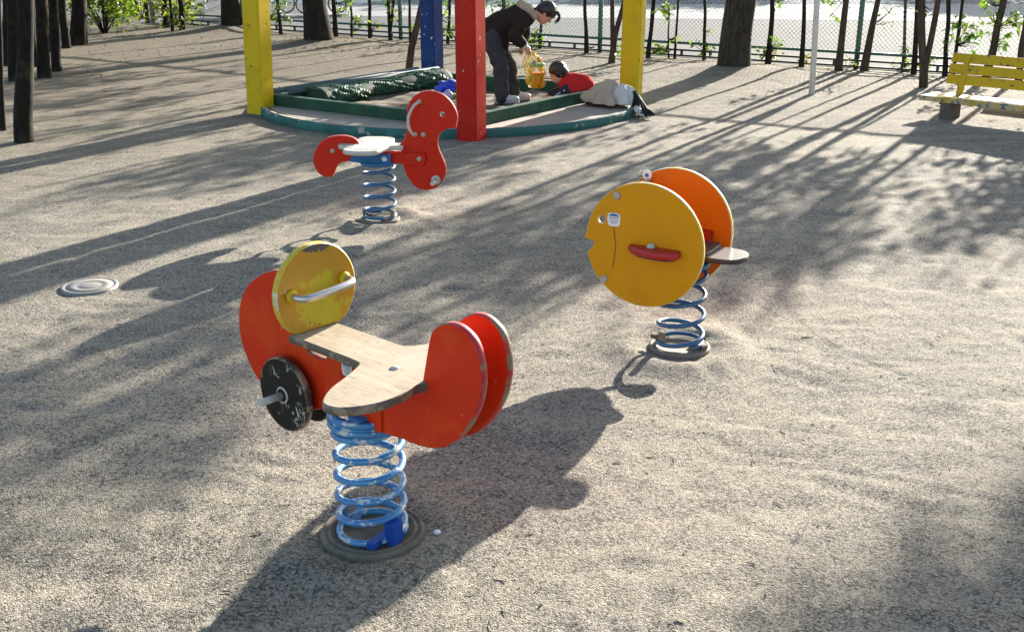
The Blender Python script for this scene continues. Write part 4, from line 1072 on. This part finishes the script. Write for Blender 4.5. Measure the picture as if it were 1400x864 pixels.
# ------------------------------------------------------------------ trees
def leaves(N, posf, size, rg, up=.3):
    """N folded leaf blades; posf(k) gives positions"""
    P = posf(N); d = rg.normal(size=(N, 3)); d[:, 2] = d[:, 2] * .6 - .15; d /= np.linalg.norm(d, axis=1)[:, None]
    nrm = rg.normal(size=(N, 3)); nrm[:, 2] += up * 3; s = np.cross(d, nrm); s /= np.linalg.norm(s, axis=1)[:, None] + 1e-9; nn = np.cross(s, d)
    L = size * rg.uniform(.6, 1.25, N)[:, None]; W = L * rg.uniform(.18, .27, N)[:, None]
    a = P; m1 = P + d * L * .45; tip = P + d * L - nn * L * .12
    l = m1 + s * W + nn * W * .35; r = m1 - s * W + nn * W * .35
    V = np.stack([a, l, tip, r, m1], 1).reshape(-1, 3); b = np.arange(N)[:, None] * 5
    F = np.concatenate([b + [0, 4, 1], b + [4, 2, 1], b + [0, 3, 4], b + [4, 3, 2]], 0)
    return V, F
def wob(rg, a): return np.array([rg.uniform(-a, a), rg.uniform(-a, a), 0])
def tree(name, label, cat, base, h, r0, lean=(0, 0), bark='bark', crown=None, shoots=(), leafmat='leaf', group=None, fork=None, seed=0, knots=True, r1=None, nseg=10, flare=1.35):
    """crown: (z0, z1, radius, n_leaves, leafsize); shoots: [(px,py,radius,n,size,mat)] leafy sprays seen in the photo; fork: (z, dx, dy)"""
    rg = np.random.RandomState(seed); bz = float(ground_h(base[0], base[1]))
    t = thing(name, label, cat, (base[0], base[1], bz), 0, group)
    path = []; NN = 12; r1 = r1 or r0 * .55; drift = np.zeros(3)
    for i in range(NN + 1):
        z = -.12 + (h + .12) * i / NN; drift = drift + wob(rg, .012 + r0 * .12) * (1 if i > 1 else 0)
        path.append(np.array([lean[0] * max(z, 0), lean[1] * max(z, 0), z]) + drift)
    rad = [(r0 + (r1 - r0) * i / NN) * (flare if i == 0 else (1.0 + (flare - 1) * .45 if i == 1 else 1)) * (1 + .05 * rg.normal()) for i in range(NN + 1)]
    tm = MB().tube(spline(path, 3, False), list(np.interp(np.linspace(0, NN, NN * 3 + 1), range(NN + 1), rad)), nseg)
    tip = path[-1]; limbs = []
    if fork:
        i0 = int(np.clip(fork[0] / h * NN, 1, NN - 1)); a = path[i0]; fp_ = [a]; 
        for i in range(1, 6): fp_.append(a + np.array([fork[1] * i / 5 * (1.2 - .2 * i / 5), fork[2] * i / 5, (h - a[2]) * i / 5]) + wob(rg, .02))
        tm.tube(spline(fp_, 3, False), list(np.linspace(rad[i0] * .75, r1 * .8, 16)), 8); limbs.append(fp_[-1])
    if crown:
        z0, z1, cr_, nl, ls = crown; cl_ = []
        nb = 9
        for k in range(nb):
            ti = rg.uniform(.55, 1.0) if z0 < h else 1.0; a = path[int(ti * NN)]; a_ = rg.uniform(0, 2 * PI); rr_ = cr_ * rg.uniform(.35, 1.0); ez = rg.uniform(max(z0, a[2] - .2), z1)
            e = np.array([a[0] + rr_ * math.cos(a_), a[1] + rr_ * math.sin(a_), ez]); mid = (a + e) / 2 + np.array([0, 0, .08 * (z1 - z0)]) + wob(rg, .06)
            tm.tube([a, mid, e], [r1 * .55, r1 * .4, r1 * .15], 6); cl_.append(e); cl_.append((mid + e) / 2)
        cl_.append(np.array([tip[0], tip[1], z1])); C = np.array(cl_)
        def posf(N):
            i = rg.randint(0, len(C), N); g = rg.normal(size=(N, 3)); sc_ = .17 * cr_ + .07
            p = C[i] + g * np.array([sc_, sc_, sc_ * .8]); p[:, 2] = np.where(p[:, 2] > z1 + .25, z1 + .25 - .5 * (p[:, 2] - z1 - .25), np.maximum(p[:, 2], z0 - .1)); return p
        V, F = leaves(nl, posf, ls, rg); link('crown', np_mesh('crown', V, F, leafmat, False), t, kind='stuff')
    tm.build('trunk', bark, t)
    for (px, py, sr, nl, ls, mt) in shoots:
        c = yp(px, py, base[1] + rg.uniform(-.08, .05)); c = c - np.array([base[0], base[1], bz])
        # a thin twig from the trunk out to the spray
        j = int(np.argmin([abs(p[2] - (c[2] - sr * .6)) for p in path])); sm_ = MB(); sp_ = path[j]
        tips = [c + rg.normal(size=3) * sr * .55 for _ in range(6)]
        for e in tips: sm_.tube([sp_, (sp_ + e) / 2 + (0, 0, -.02), e], [.006, .005, .002], 5)
        sm_.build('twig', bark, t)
        T = np.array(tips + [c])
        V, F = leaves(nl, lambda N: T[rg.randint(0, len(T), N)] + rg.normal(size=(N, 3)) * sr * .35, ls, rg, .5)
        link('leaf_spray', np_mesh('leaf_spray', V, F, mt, False), t, kind='stuff')
    return t

ROW = 'slender hedge trunks along the fence'
def hedge(px, py, wpx, toppx, shoots=(), label=None, crown=True, bark='bark', fork=None, seed=0, h=2.2, dens=1.0, leafmat='leaf', tall=False):
    b = gp(px, py); Zd = b[1] * cT + CAMH * sT; r = wpx / 2 * Zd / FPX
    qt = yp(toppx, 0, b[1]); lean = ((qt[0] - b[0]) / max(qt[2], .3), 0)
    f = None
    if fork: fb = yp(fork[0], 0, b[1]); fz = yp(fork[0], fork[1], b[1])[2]; f = (fz, (fb[0] - b[0]) * 1.2 - lean[0] * .8, 0)
    right = np.clip((b[0] + 1) / 6, 0, 1)
    cr_ = None; hh = h
    if crown:
        if b[0] < -.5: hh = h + .5; cr_ = (1.2, 2.7, .42, int(430 * dens), .13)
        elif b[0] < 1.6: hh = h + .7; cr_ = (1.6, 3.0, .38, int(310 * dens), .13)
        else: hh = h + .8; cr_ = (1.75, 3.0, .50, int(400 * dens), .13)
        if tall: hh = 4.3; cr_ = (3.0, 4.4, .58, 560, .15)
    lean = (np.clip(lean[0], -.2, .2), 0)
    return tree('hedge_tree', label or 'slender dark hedge trunk rising in front of the chain-link fence', 'tree', b[:2], hh, r, lean, bark, cr_, shoots, leafmat, ROW, f, seed)
S = lambda px, py, r=.10, n=34, s=.10, m='leaf': (px, py, r, n, s, m)
hedge(384, 47, 5, 381, [S(375, 22, .14, 44), S(384, 8, .12, 36), S(392, 25, .08, 16)], 'slim leafy hedge trunk beside the yellow post at the net end', seed=1)
hedge(459, 51, 7, 457, [S(468, 12, .13, 30, .09), S(474, 5, .09, 16)], 'slim hedge trunk right beside the big trunk with a bare mound', seed=2)
hedge(481, 51, 3.2, 479, [S(489, 26, .10, 22), S(492, 36, .10, 16)], 'very thin hedge stem with a low spray of leaves near the mounded trunk', seed=3, dens=.5)
hedge(506, 52, 5, 504, [S(513, 34, .09, 16, .09, 'leaf_y')], 'thin straight hedge trunk with a few yellow leaves low down', seed=4)
hedge(534, 55, 5, 530, [S(536, 8, .11, 26), S(543, 22, .10, 14, .09, 'leaf_y')], 'thin hedge trunk forking low beside the fence post left of the blue post', fork=(548, 34), seed=5)
hedge(561, 57, 4, 561, [S(568, 36, .10, 20)], 'thin hedge stem with a cut stub between fence post and blue post', seed=6, dens=.6)
hedge(612, 60, 4, 614, [S(610, 30, .14, 40), S(617, 44, .10, 26), S(611, 8, .10, 18)], 'leafy hedge stem seen between the blue and the red post', seed=7)
hedge(690, 62, 6, 690, [S(680, 10, .14, 40, .11, 'leaf_d'), S(694, 6, .13, 34, .11, 'leaf_d')], 'hedge trunk with drooping dark leaves behind the bending person', seed=9, leafmat='leaf_d')
hedge(738, 66, 4, 742, [S(724, 52, .14, 46), S(735, 55, .15, 54), S(733, 45, .10, 24)], 'low bushy hedge plant behind the face of the bending person', seed=10)
hedge(802, 73, 5.5, 801, [S(806, 68, .06, 8)], 'straight bare hedge trunk beside the green fence post', seed=11)
hedge(835, 86, 8, 853, [S(846, 72, .08, 12)], 'brown leaning hedge trunk beside the yellow post with the coats', bark='bark2', fork=(842, 45), seed=12)
hedge(886, 79, 6, 892, [S(895, 68, .10, 24)], 'hedge trunk just past the yellow post with the coats', seed=13)
hedge(915, 80, 3, 910, [S(912, 12, .13, 44, .12), S(907, 68, .10, 22), S(924, 52, .05, 5, .09, 'leaf_y')], 'thin sapling topped by a rosette of bright leaves', crown=False, seed=14, h=.82)
hedge(922, 80, 3.5, 929, [S(902, 70, .08, 18)], 'thin bare hedge stem beside the rosette sapling', seed=15)
hedge(963, 81, 4.5, 964, [S(958, 66, .09, 18), S(970, 68, .08, 14), S(971, 42, .05, 5)], 'thin hedge trunk between rosette sapling and big bare trunk', seed=16)
hedge(1050, 88, 7.5, 1056, [S(1059, 58, .11, 30, .09), S(1046, 72, .09, 18), S(1062, 72, .09, 18, .09, 'leaf_y'), S(1066, 1, .07, 10)], 'hedge trunk with fresh green shoots beside the big bare trunk', seed=17)
hedge(1096, 92, 6.5, 1099, [S(1104, 78, .07, 14, .09, 'leaf_y')], 'hedge trunk just behind the white pole', seed=18)
hedge(1146, 97, 9, 1157, [S(1138, 3, .10, 26, .11), S(1160, 86, .09, 16, .09, 'leaf_y')], 'gnarled hedge trunk between white pole and fence post', bark='bark2', seed=19, dens=1.2, tall=True)
hedge(1180, 96, 9, 1203, [S(1212, 20, .11, 22, .08), S(1187, 92, .05, 6, .08, 'leaf_y')], 'leaning hedge trunk crossing the green fence post', bark='bark2', seed=20, dens=1.2, tall=True)
hedge(1235, 97, 5, 1240, [S(1240, 68, .08, 14), S(1236, 88, .08, 16), S(1243, 98, .10, 30, .09, 'leaf_d')], 'thin straight hedge stem rising from low dark leaves', seed=21, dens=1.1)
hedge(1249, 101, 7, 1258, [S(1252, 84, .07, 12), S(1268, 86, .08, 18)], 'short dark hedge trunk behind the forked trunk', seed=22, dens=1.1)
hedge(1263, 120, 11, 1262, [S(1271, 15, .05, 5)], 'forked brown trunk standing in front of the bench end', bark='bark2', fork=(1287, 66), seed=23, dens=1.25, h=2.4)
hedge(1292, 104, 6.5, 1297, [S(1302, 36, .09, 22, .1, 'leaf_d'), S(1298, 58, .08, 14)], 'dark hedge trunk behind the end of the bench back', seed=24, dens=1.2)
hedge(1303, 105, 5, 1315, [S(1320, 44, .12, 34, .12), S(1335, 52, .12, 34, .12, 'leaf_d')], 'slanting hedge trunk behind the bench with large leaves', seed=25, dens=1.2)
hedge(1348, 108, 10, 1370, [S(1352, 18, .12, 24, .12), S(1382, 30, .14, 34, .12), S(1372, 58, .12, 28, .12, 'leaf_d'), S(1350, 5, .08, 14)], 'thick slanting hedge trunk with big glossy leaves behind the bench', bark='bark2', seed=26, dens=1.3)
hedge(1393, 110, 9, 1405, [], 'hedge trunk at the far end of the bench', bark='bark2', seed=27, dens=1.3)
for k in range(6):
    x = 6.9 + k * .55; b = (x, fence_y(x) - .6)
    tree('hedge_tree', 'hedge trunk further along the fence past the bench', 'tree', b, 2.3, .045, (.03, 0), 'bark2', (1.35, 2.4, .6, 900, .13), (), 'leaf', ROW, None, 40 + k)
# stump of a leaning stake by the blue post
q = gp(557, 101); q2 = yp(572, 30, q[1])
stk = thing('leaning_trunk', 'brown leaning trunk stump just behind the blue post', 'tree', (q[0], q[1], 0))
MB().tube([(0, 0, -.1), tuple((q2 - q) * .5 + (-.015, 0, .0)), tuple((q2 - q) * 1.0), tuple((q2 - q) * 2.4)], [.052, .048, .045, .035], 10).build('trunk', 'bark2', stk)

# big trees
b = gp(1003, 98); tree('big_tree', 'big straight bare trunk standing before the fence', 'tree', b[:2], 6.0, .215, (.0, 0), 'bark3', (4.9, 8.2, 1.5, 2600, .16), (), 'leaf', None, (3.6, .7, .2), 61, r1=.16, nseg=18, flare=1.1)
b = gp(437, 60); tree('big_tree', 'big dark trunk on a leaf-strewn mound near the fence', 'tree', b[:2], 6.0, .195, (-.10, 0), 'bark', (4.6, 7.8, 1.6, 2200, .16), (), 'leaf', None, None, 62, r1=.13, nseg=16, flare=1.4)
b = gp(318, 40); tree('big_tree', 'dark trunk partly hidden behind the yellow post at the net end', 'tree', b[:2], 5.5, .16, (0, 0), 'bark', (4.2, 7.2, 1.5, 2000, .16), (), 'leaf', None, None, 63, r1=.11, nseg=14)
# grove on the left
GR = 'dark trunks of the grove'
for (px, py, wpx, top, fk, lab, sd) in ((32, 193, 24, 26, (48, 60), 'nearest dark trunk of the grove, forking above its base', 71), (60, 106, 17, 57, None, 'dark trunk pair of the grove, the thicker one', 72), (77, 98, 13, 74, None, 'dark trunk pair of the grove, the slimmer one', 73),
        (91, 66, 12, 84, None, 'slanting grove trunk beside the thick end trunk', 74), (107, 61, 21, 108, None, 'thick dark trunk at the end of the grove next to the bush', 75), (48, 92, 9, 42, None, 'slender pale-edged grove trunk behind the forking one', 76), (3, 178, 8, 1, None, 'thin reddish grove trunk at the outer edge', 77), (20, 110, 16, 14, None, 'dark grove trunk hidden behind the forking one', 78), (8, 90, 10, 6, None, 'leaning dark grove trunk deep in shade', 79), (36, 84, 15, 33, None, 'dark grove trunk just behind the forking one, deep in the grove', 771), (68, 72, 9, 66, None, 'slender dark grove trunk between the trunk pair and the slanting one', 772), (14, 72, 15, 12, None, 'broad dark trunk far back in the grove', 773), (52, 64, 12, 50, None, 'dark trunk at the back of the grove behind the trunk pair', 774)):
    b = gp(px, py); Zd = b[1] * cT + CAMH * sT; r = wpx / 2 * Zd / FPX; qt = yp(top, 0, b[1]); ln = (np.clip((qt[0] - b[0]) / qt[2], -.25, .25), 0); f = None
    if fk: fb = yp(fk[0], 0, b[1]); f = (yp(fk[0], fk[1], b[1])[2], (fb[0] - b[0]) * 1.3, 0)
    tree('grove_tree', lab, 'tree', b[:2], 3.6, r, ln, 'bark_g', (2.4, 4.6, 1.0, 1500, .15), (), 'leaf_d', GR, f, sd, r1=r * .7, flare=1.15)
for (px, py, wpx, lab, sd, sh_) in ((202, 31, 6, 'dark trunk directly beside the grey pole', 81, []), (228, 38, 7, 'dark leafy trunk past the grey pole, the first of three', 82, [S(222, 12, .22, 50, .13), S(233, 20, .2, 40, .13, 'leaf_y')]), (236, 44, 4, 'thin dark trunk past the grey pole, the middle of three', 83, [S(241, 26, .2, 40, .12, 'leaf_y')]), (250, 43, 8, 'dark trunk past the grey pole, the last of three', 84, [S(248, 10, .22, 50, .13), S(266, 6, .2, 26, .12)]), (183, 22, 5, 'thin trunk behind the path end bushes', 85, [S(178, 8, .25, 50, .13, 'leaf_d')])):
    b = gp(px, py); Zd = b[1] * cT + CAMH * sT
    tree('path_tree', lab, 'tree', b[:2], 3.0, wpx / 2 * Zd / FPX, (0, 0), 'bark', (2.0, 3.8, .8, 700, .14), sh_, 'leaf', 'dark trunks at the end of the path', None, sd)
# bush on the left
b = gp(143, 46)
bu = thing('bush', 'bushy green and yellow shrub beside the end of the grove', 'bush', (b[0], b[1], 0))
rg = np.random.RandomState(9); bc = []
stm = MB()
for k in range(16):
    a = rg.uniform(0, 2 * PI); e = np.array([.55 * math.cos(a) * rg.uniform(.2, 1.1), .45 * math.sin(a) * rg.uniform(.2, 1), rg.uniform(.25, 1.3)]); stm.tube([(0, 0, -.05), e * .5 + (0, 0, .05), e], [.015, .01, .004], 5); bc.append(e)
stm.build('stem', 'bark', bu); bc = np.array(bc)
V, F = leaves(1500, lambda N: bc[rg.randint(0, 16, N)] + rg.normal(size=(N, 3)) * .15, .11, rg); link('foliage', np_mesh('foliage', V, F, 'leaf'), bu)
V, F = leaves(700, lambda N: bc[rg.randint(0, 16, N)] + rg.normal(size=(N, 3)) * .19, .10, rg); link('foliage', np_mesh('foliage', V, F, 'leaf_y'), bu)
for k, (px, py, lab) in enumerate(((160, 10, 'leafy shrub behind the green and yellow bush'), (195, 12, 'dark leafy shrub at the end of the path'), (238, 20, 'yellow-green shrub among the path end trunks'))):
    b = gp(px, py + 14); rg = np.random.RandomState(20 + k)
    o = thing('shrub', lab, 'shrub', (b[0], b[1], 0)); bc = np.array([[rg.uniform(-.5, .5), rg.uniform(-.4, .4), rg.uniform(.2, .9)] for _ in range(12)])
    stm = MB()
    for e in bc: stm.tube([(0, 0, -.05), e * .6, e], [.012, .009, .004], 5)
    stm.build('stem', 'bark', o); V, F = leaves(700, lambda N: bc[rg.randint(0, 12, N)] + rg.normal(size=(N, 3)) * .14, .12, rg); link('foliage', np_mesh('foliage', V, F, ['leaf_y', 'leaf_d', 'leaf_y'][k]), o)
# trees out of the picture whose shade falls into it
tree('shade_tree', 'broad tree past the bench whose shade reaches the foreground', 'tree', (14.0, 21.4), 7.4, .2, (0, 0), 'bark3', (7.0, 9.3, 1.45, 13000, .32), (), 'leaf', None, None, 91, r1=.1)
for k, x in enumerate((-3, 3.5, 10, 16)):
    tree('yard_tree', 'tree row across the yard', 'tree', (x + 8, 44 - k * 2.2), 5, .2, (0, 0), 'bark3', (1.2, 4.4, 2.6, 3200, .34), (), 'leaf_d', 'trees across the yard', None, 95 + k)

# ------------------------------------------------------------------ things beyond the fence
def bicycle(px, py, rz, lab, rw=.20):
    b = gp(px, py); t = thing('bicycle', lab, 'bicycle', (b[0], b[1], 0), rz, 'small bicycles beyond the fence')
    L = .72
    for x in (0, L):
        wt = MB(); wt.tube([(x + rw * math.cos(a), 0, rw + .02 + rw * math.sin(a)) for a in np.linspace(0, 2 * PI, 33)], .02, 8, caps=False); ww = wt.build('wheel', 'tyre', t)
        spk = MB()
        for k in range(12): a = 2 * PI * k / 12; spk.tube([(x, 0, rw + .02), (x + rw * math.cos(a), 0, rw + .02 + rw * math.sin(a))], .0022, 3)
        spk.lathe([(.02, -.03), (.02, .03)], 10, (x, 0, rw + .02), 'y'); spk.build('spokes', 'steel', ww)
    z = rw + .02; fr_ = MB()
    for a, c in (((0, 0, z), (.28, 0, z - .01)), ((.28, 0, z - .01), (.18, 0, .56)), ((0, 0, z), (.19, 0, .5)), ((.28, 0, z - .01), (.60, 0, .52)), ((.19, 0, .48), (.60, 0, .54)), ((L, 0, z), (.58, 0, .60))): fr_.tube([a, c], .014, 8)
    fr_.build('frame', 'bikered', t); MB().ball((.17, 0, .60), .07, 10, 0, (1.5, .8, .4)).build('saddle', 'tyre', t)
    MB().tube([(.58, 0, .59), (.575, 0, .72)], .012, 8).tube([(.55, -.22, .74), (.575, 0, .72), (.55, .22, .74)], .012, 8).build('handlebar', 'steel', t)
bicycle(392, 18.5, R(172), 'small bicycle parked in the yard beyond the mounded trunk')
bicycle(418, 20, R(8), 'small bicycle half hidden behind the mounded big trunk')
# white ramp railings beyond the fence on the left
q = gp(262, 26)
rp = thing('ramp_railing', 'white sloping ramp railing beyond the fence near the grove path', 'railing', (q[0], q[1], 0), R(20))
for k, z in enumerate((.05, .22, .38)):
    MB().tube([(0, .05 * k, z), (3.2, .05 * k, z + .95)], .035, 8).build('rail', 'whitepole', rp)
for x in (.3, 1.5, 2.7):
    MB().tube([(x, .06, -.05), (x, .06, .40 + x * .3)], .03, 8).build('upright', 'whitepole', rp)
for k in range(3):
    MB().box((1.6, -.25 - .16 * k, .04 + .0 * k), (3.4, .07, .035), 0, 0, .004).build('floor_bar', 'whitepole', rp)

# ------------------------------------------------------------------ litter on the ground
rg = np.random.RandomState(12)
ico = bmesh.new(); bmesh.ops.create_icosphere(ico, subdivisions=1, radius=1.0)
iv = np.array([v.co[:] for v in ico.verts]); ico.verts.index_update(); if_ = np.array([[v.index for v in f.verts] for f in ico.faces]); ico.free()
NP = 15000
# spread evenly in the view by picking ground points through distance-weighted sampling
dist = 1.75 * np.exp(rg.uniform(0, 1, NP) * math.log(9.5 / 1.75)); xo = rg.uniform(-.62, .62, NP) * dist
cl_n = vnoise(xo * 1.5 + 11, dist * 1.5 + 4); keep = cl_n + rg.uniform(-.3, .3, NP) > .42
xo, yo = xo[keep], dist[keep]; NP = len(xo)
rr_ = rg.uniform(.0010, .0026, NP) * np.where(rg.rand(NP) > .985, 2.0, 1); zo = ground_h(xo, yo)
sq = rg.uniform(.55, 1.3, (NP, 1, 3)); ang = rg.uniform(0, 6.28, NP)
vv = iv[None] * sq; c, s = np.cos(ang)[:, None], np.sin(ang)[:, None]
vv = np.stack([vv[..., 0] * c - vv[..., 1] * s, vv[..., 0] * s + vv[..., 1] * c, vv[..., 2]], -1) * rr_[:, None, None] + np.stack([xo, yo, zo + rr_ * .25], -1)[:, None]
link('gravel', np_mesh('gravel', vv.reshape(-1, 3), (if_[None] + (np.arange(NP) * len(iv))[:, None, None]).reshape(-1, 3), 'pebble', False), kind='stuff', label='loose small gravel scattered over the sand', cat='gravel')
tw = MB(); r2 = random.Random(4)
for k in range(260):
    d = 1.9 * math.exp(r2.random() * math.log(7)); x = r2.uniform(-.55, .55) * d; z = float(ground_h(x, d)); a = r2.uniform(0, 6.28); L = r2.uniform(.012, .045)
    p = [(x + math.cos(a) * L * (u - .5) + r2.uniform(-.003, .003), d + math.sin(a) * L * (u - .5) + r2.uniform(-.003, .003), z + .003) for u in (0, .35, .7, 1)]
    tw.tube(p, [.0012, .0018, .0014, .0008], 4)
tw.build('twig_litter', 'twig', None, kind='stuff', label='small dark twigs and bark bits scattered on the sand', cat='litter')
lf = MB()
V, F = leaves(420, lambda N: (lambda a: np.stack([a[:, 0], a[:, 1], ground_h(a[:, 0], a[:, 1]) + .012], 1))(np.concatenate([gp(437, 66)[:2] + rg.normal(size=(230, 2)) * (.8, .6), gp(150, 70)[:2] + rg.normal(size=(190, 2)) * (1.6, 2.2)])), .06, rg, 2.0)
link('leaf_litter', np_mesh('leaf_litter', V, F, 'deadleaf', False), kind='stuff', label='dry brown leaves strewn round the mounded trunk and grove', cat='leaves')
q = gp(81, 370); V, F = leaves(3, lambda N: np.array([[0, 0, .012]] * N) + rg.normal(size=(N, 3)) * .006, .045, rg, 2)
link('fallen_leaf', np_mesh('fallen_leaf', V, F, 'deadleaf', False), None, 'curled rust-red leaf lying on the sand by the round metal cover', 'leaf', loc=(q[0], q[1], float(ground_h(q[0], q[1]))))
q = gp(598, 739)
MB().ball((0, 0, .004), .010, 10, 0, (1.2, .9, .8)).build('stone', 'white', None, label='small white stone beside the rubber base of the motorbike rider', cat='stone', loc=(q[0], q[1], float(ground_h(q[0], q[1]))))
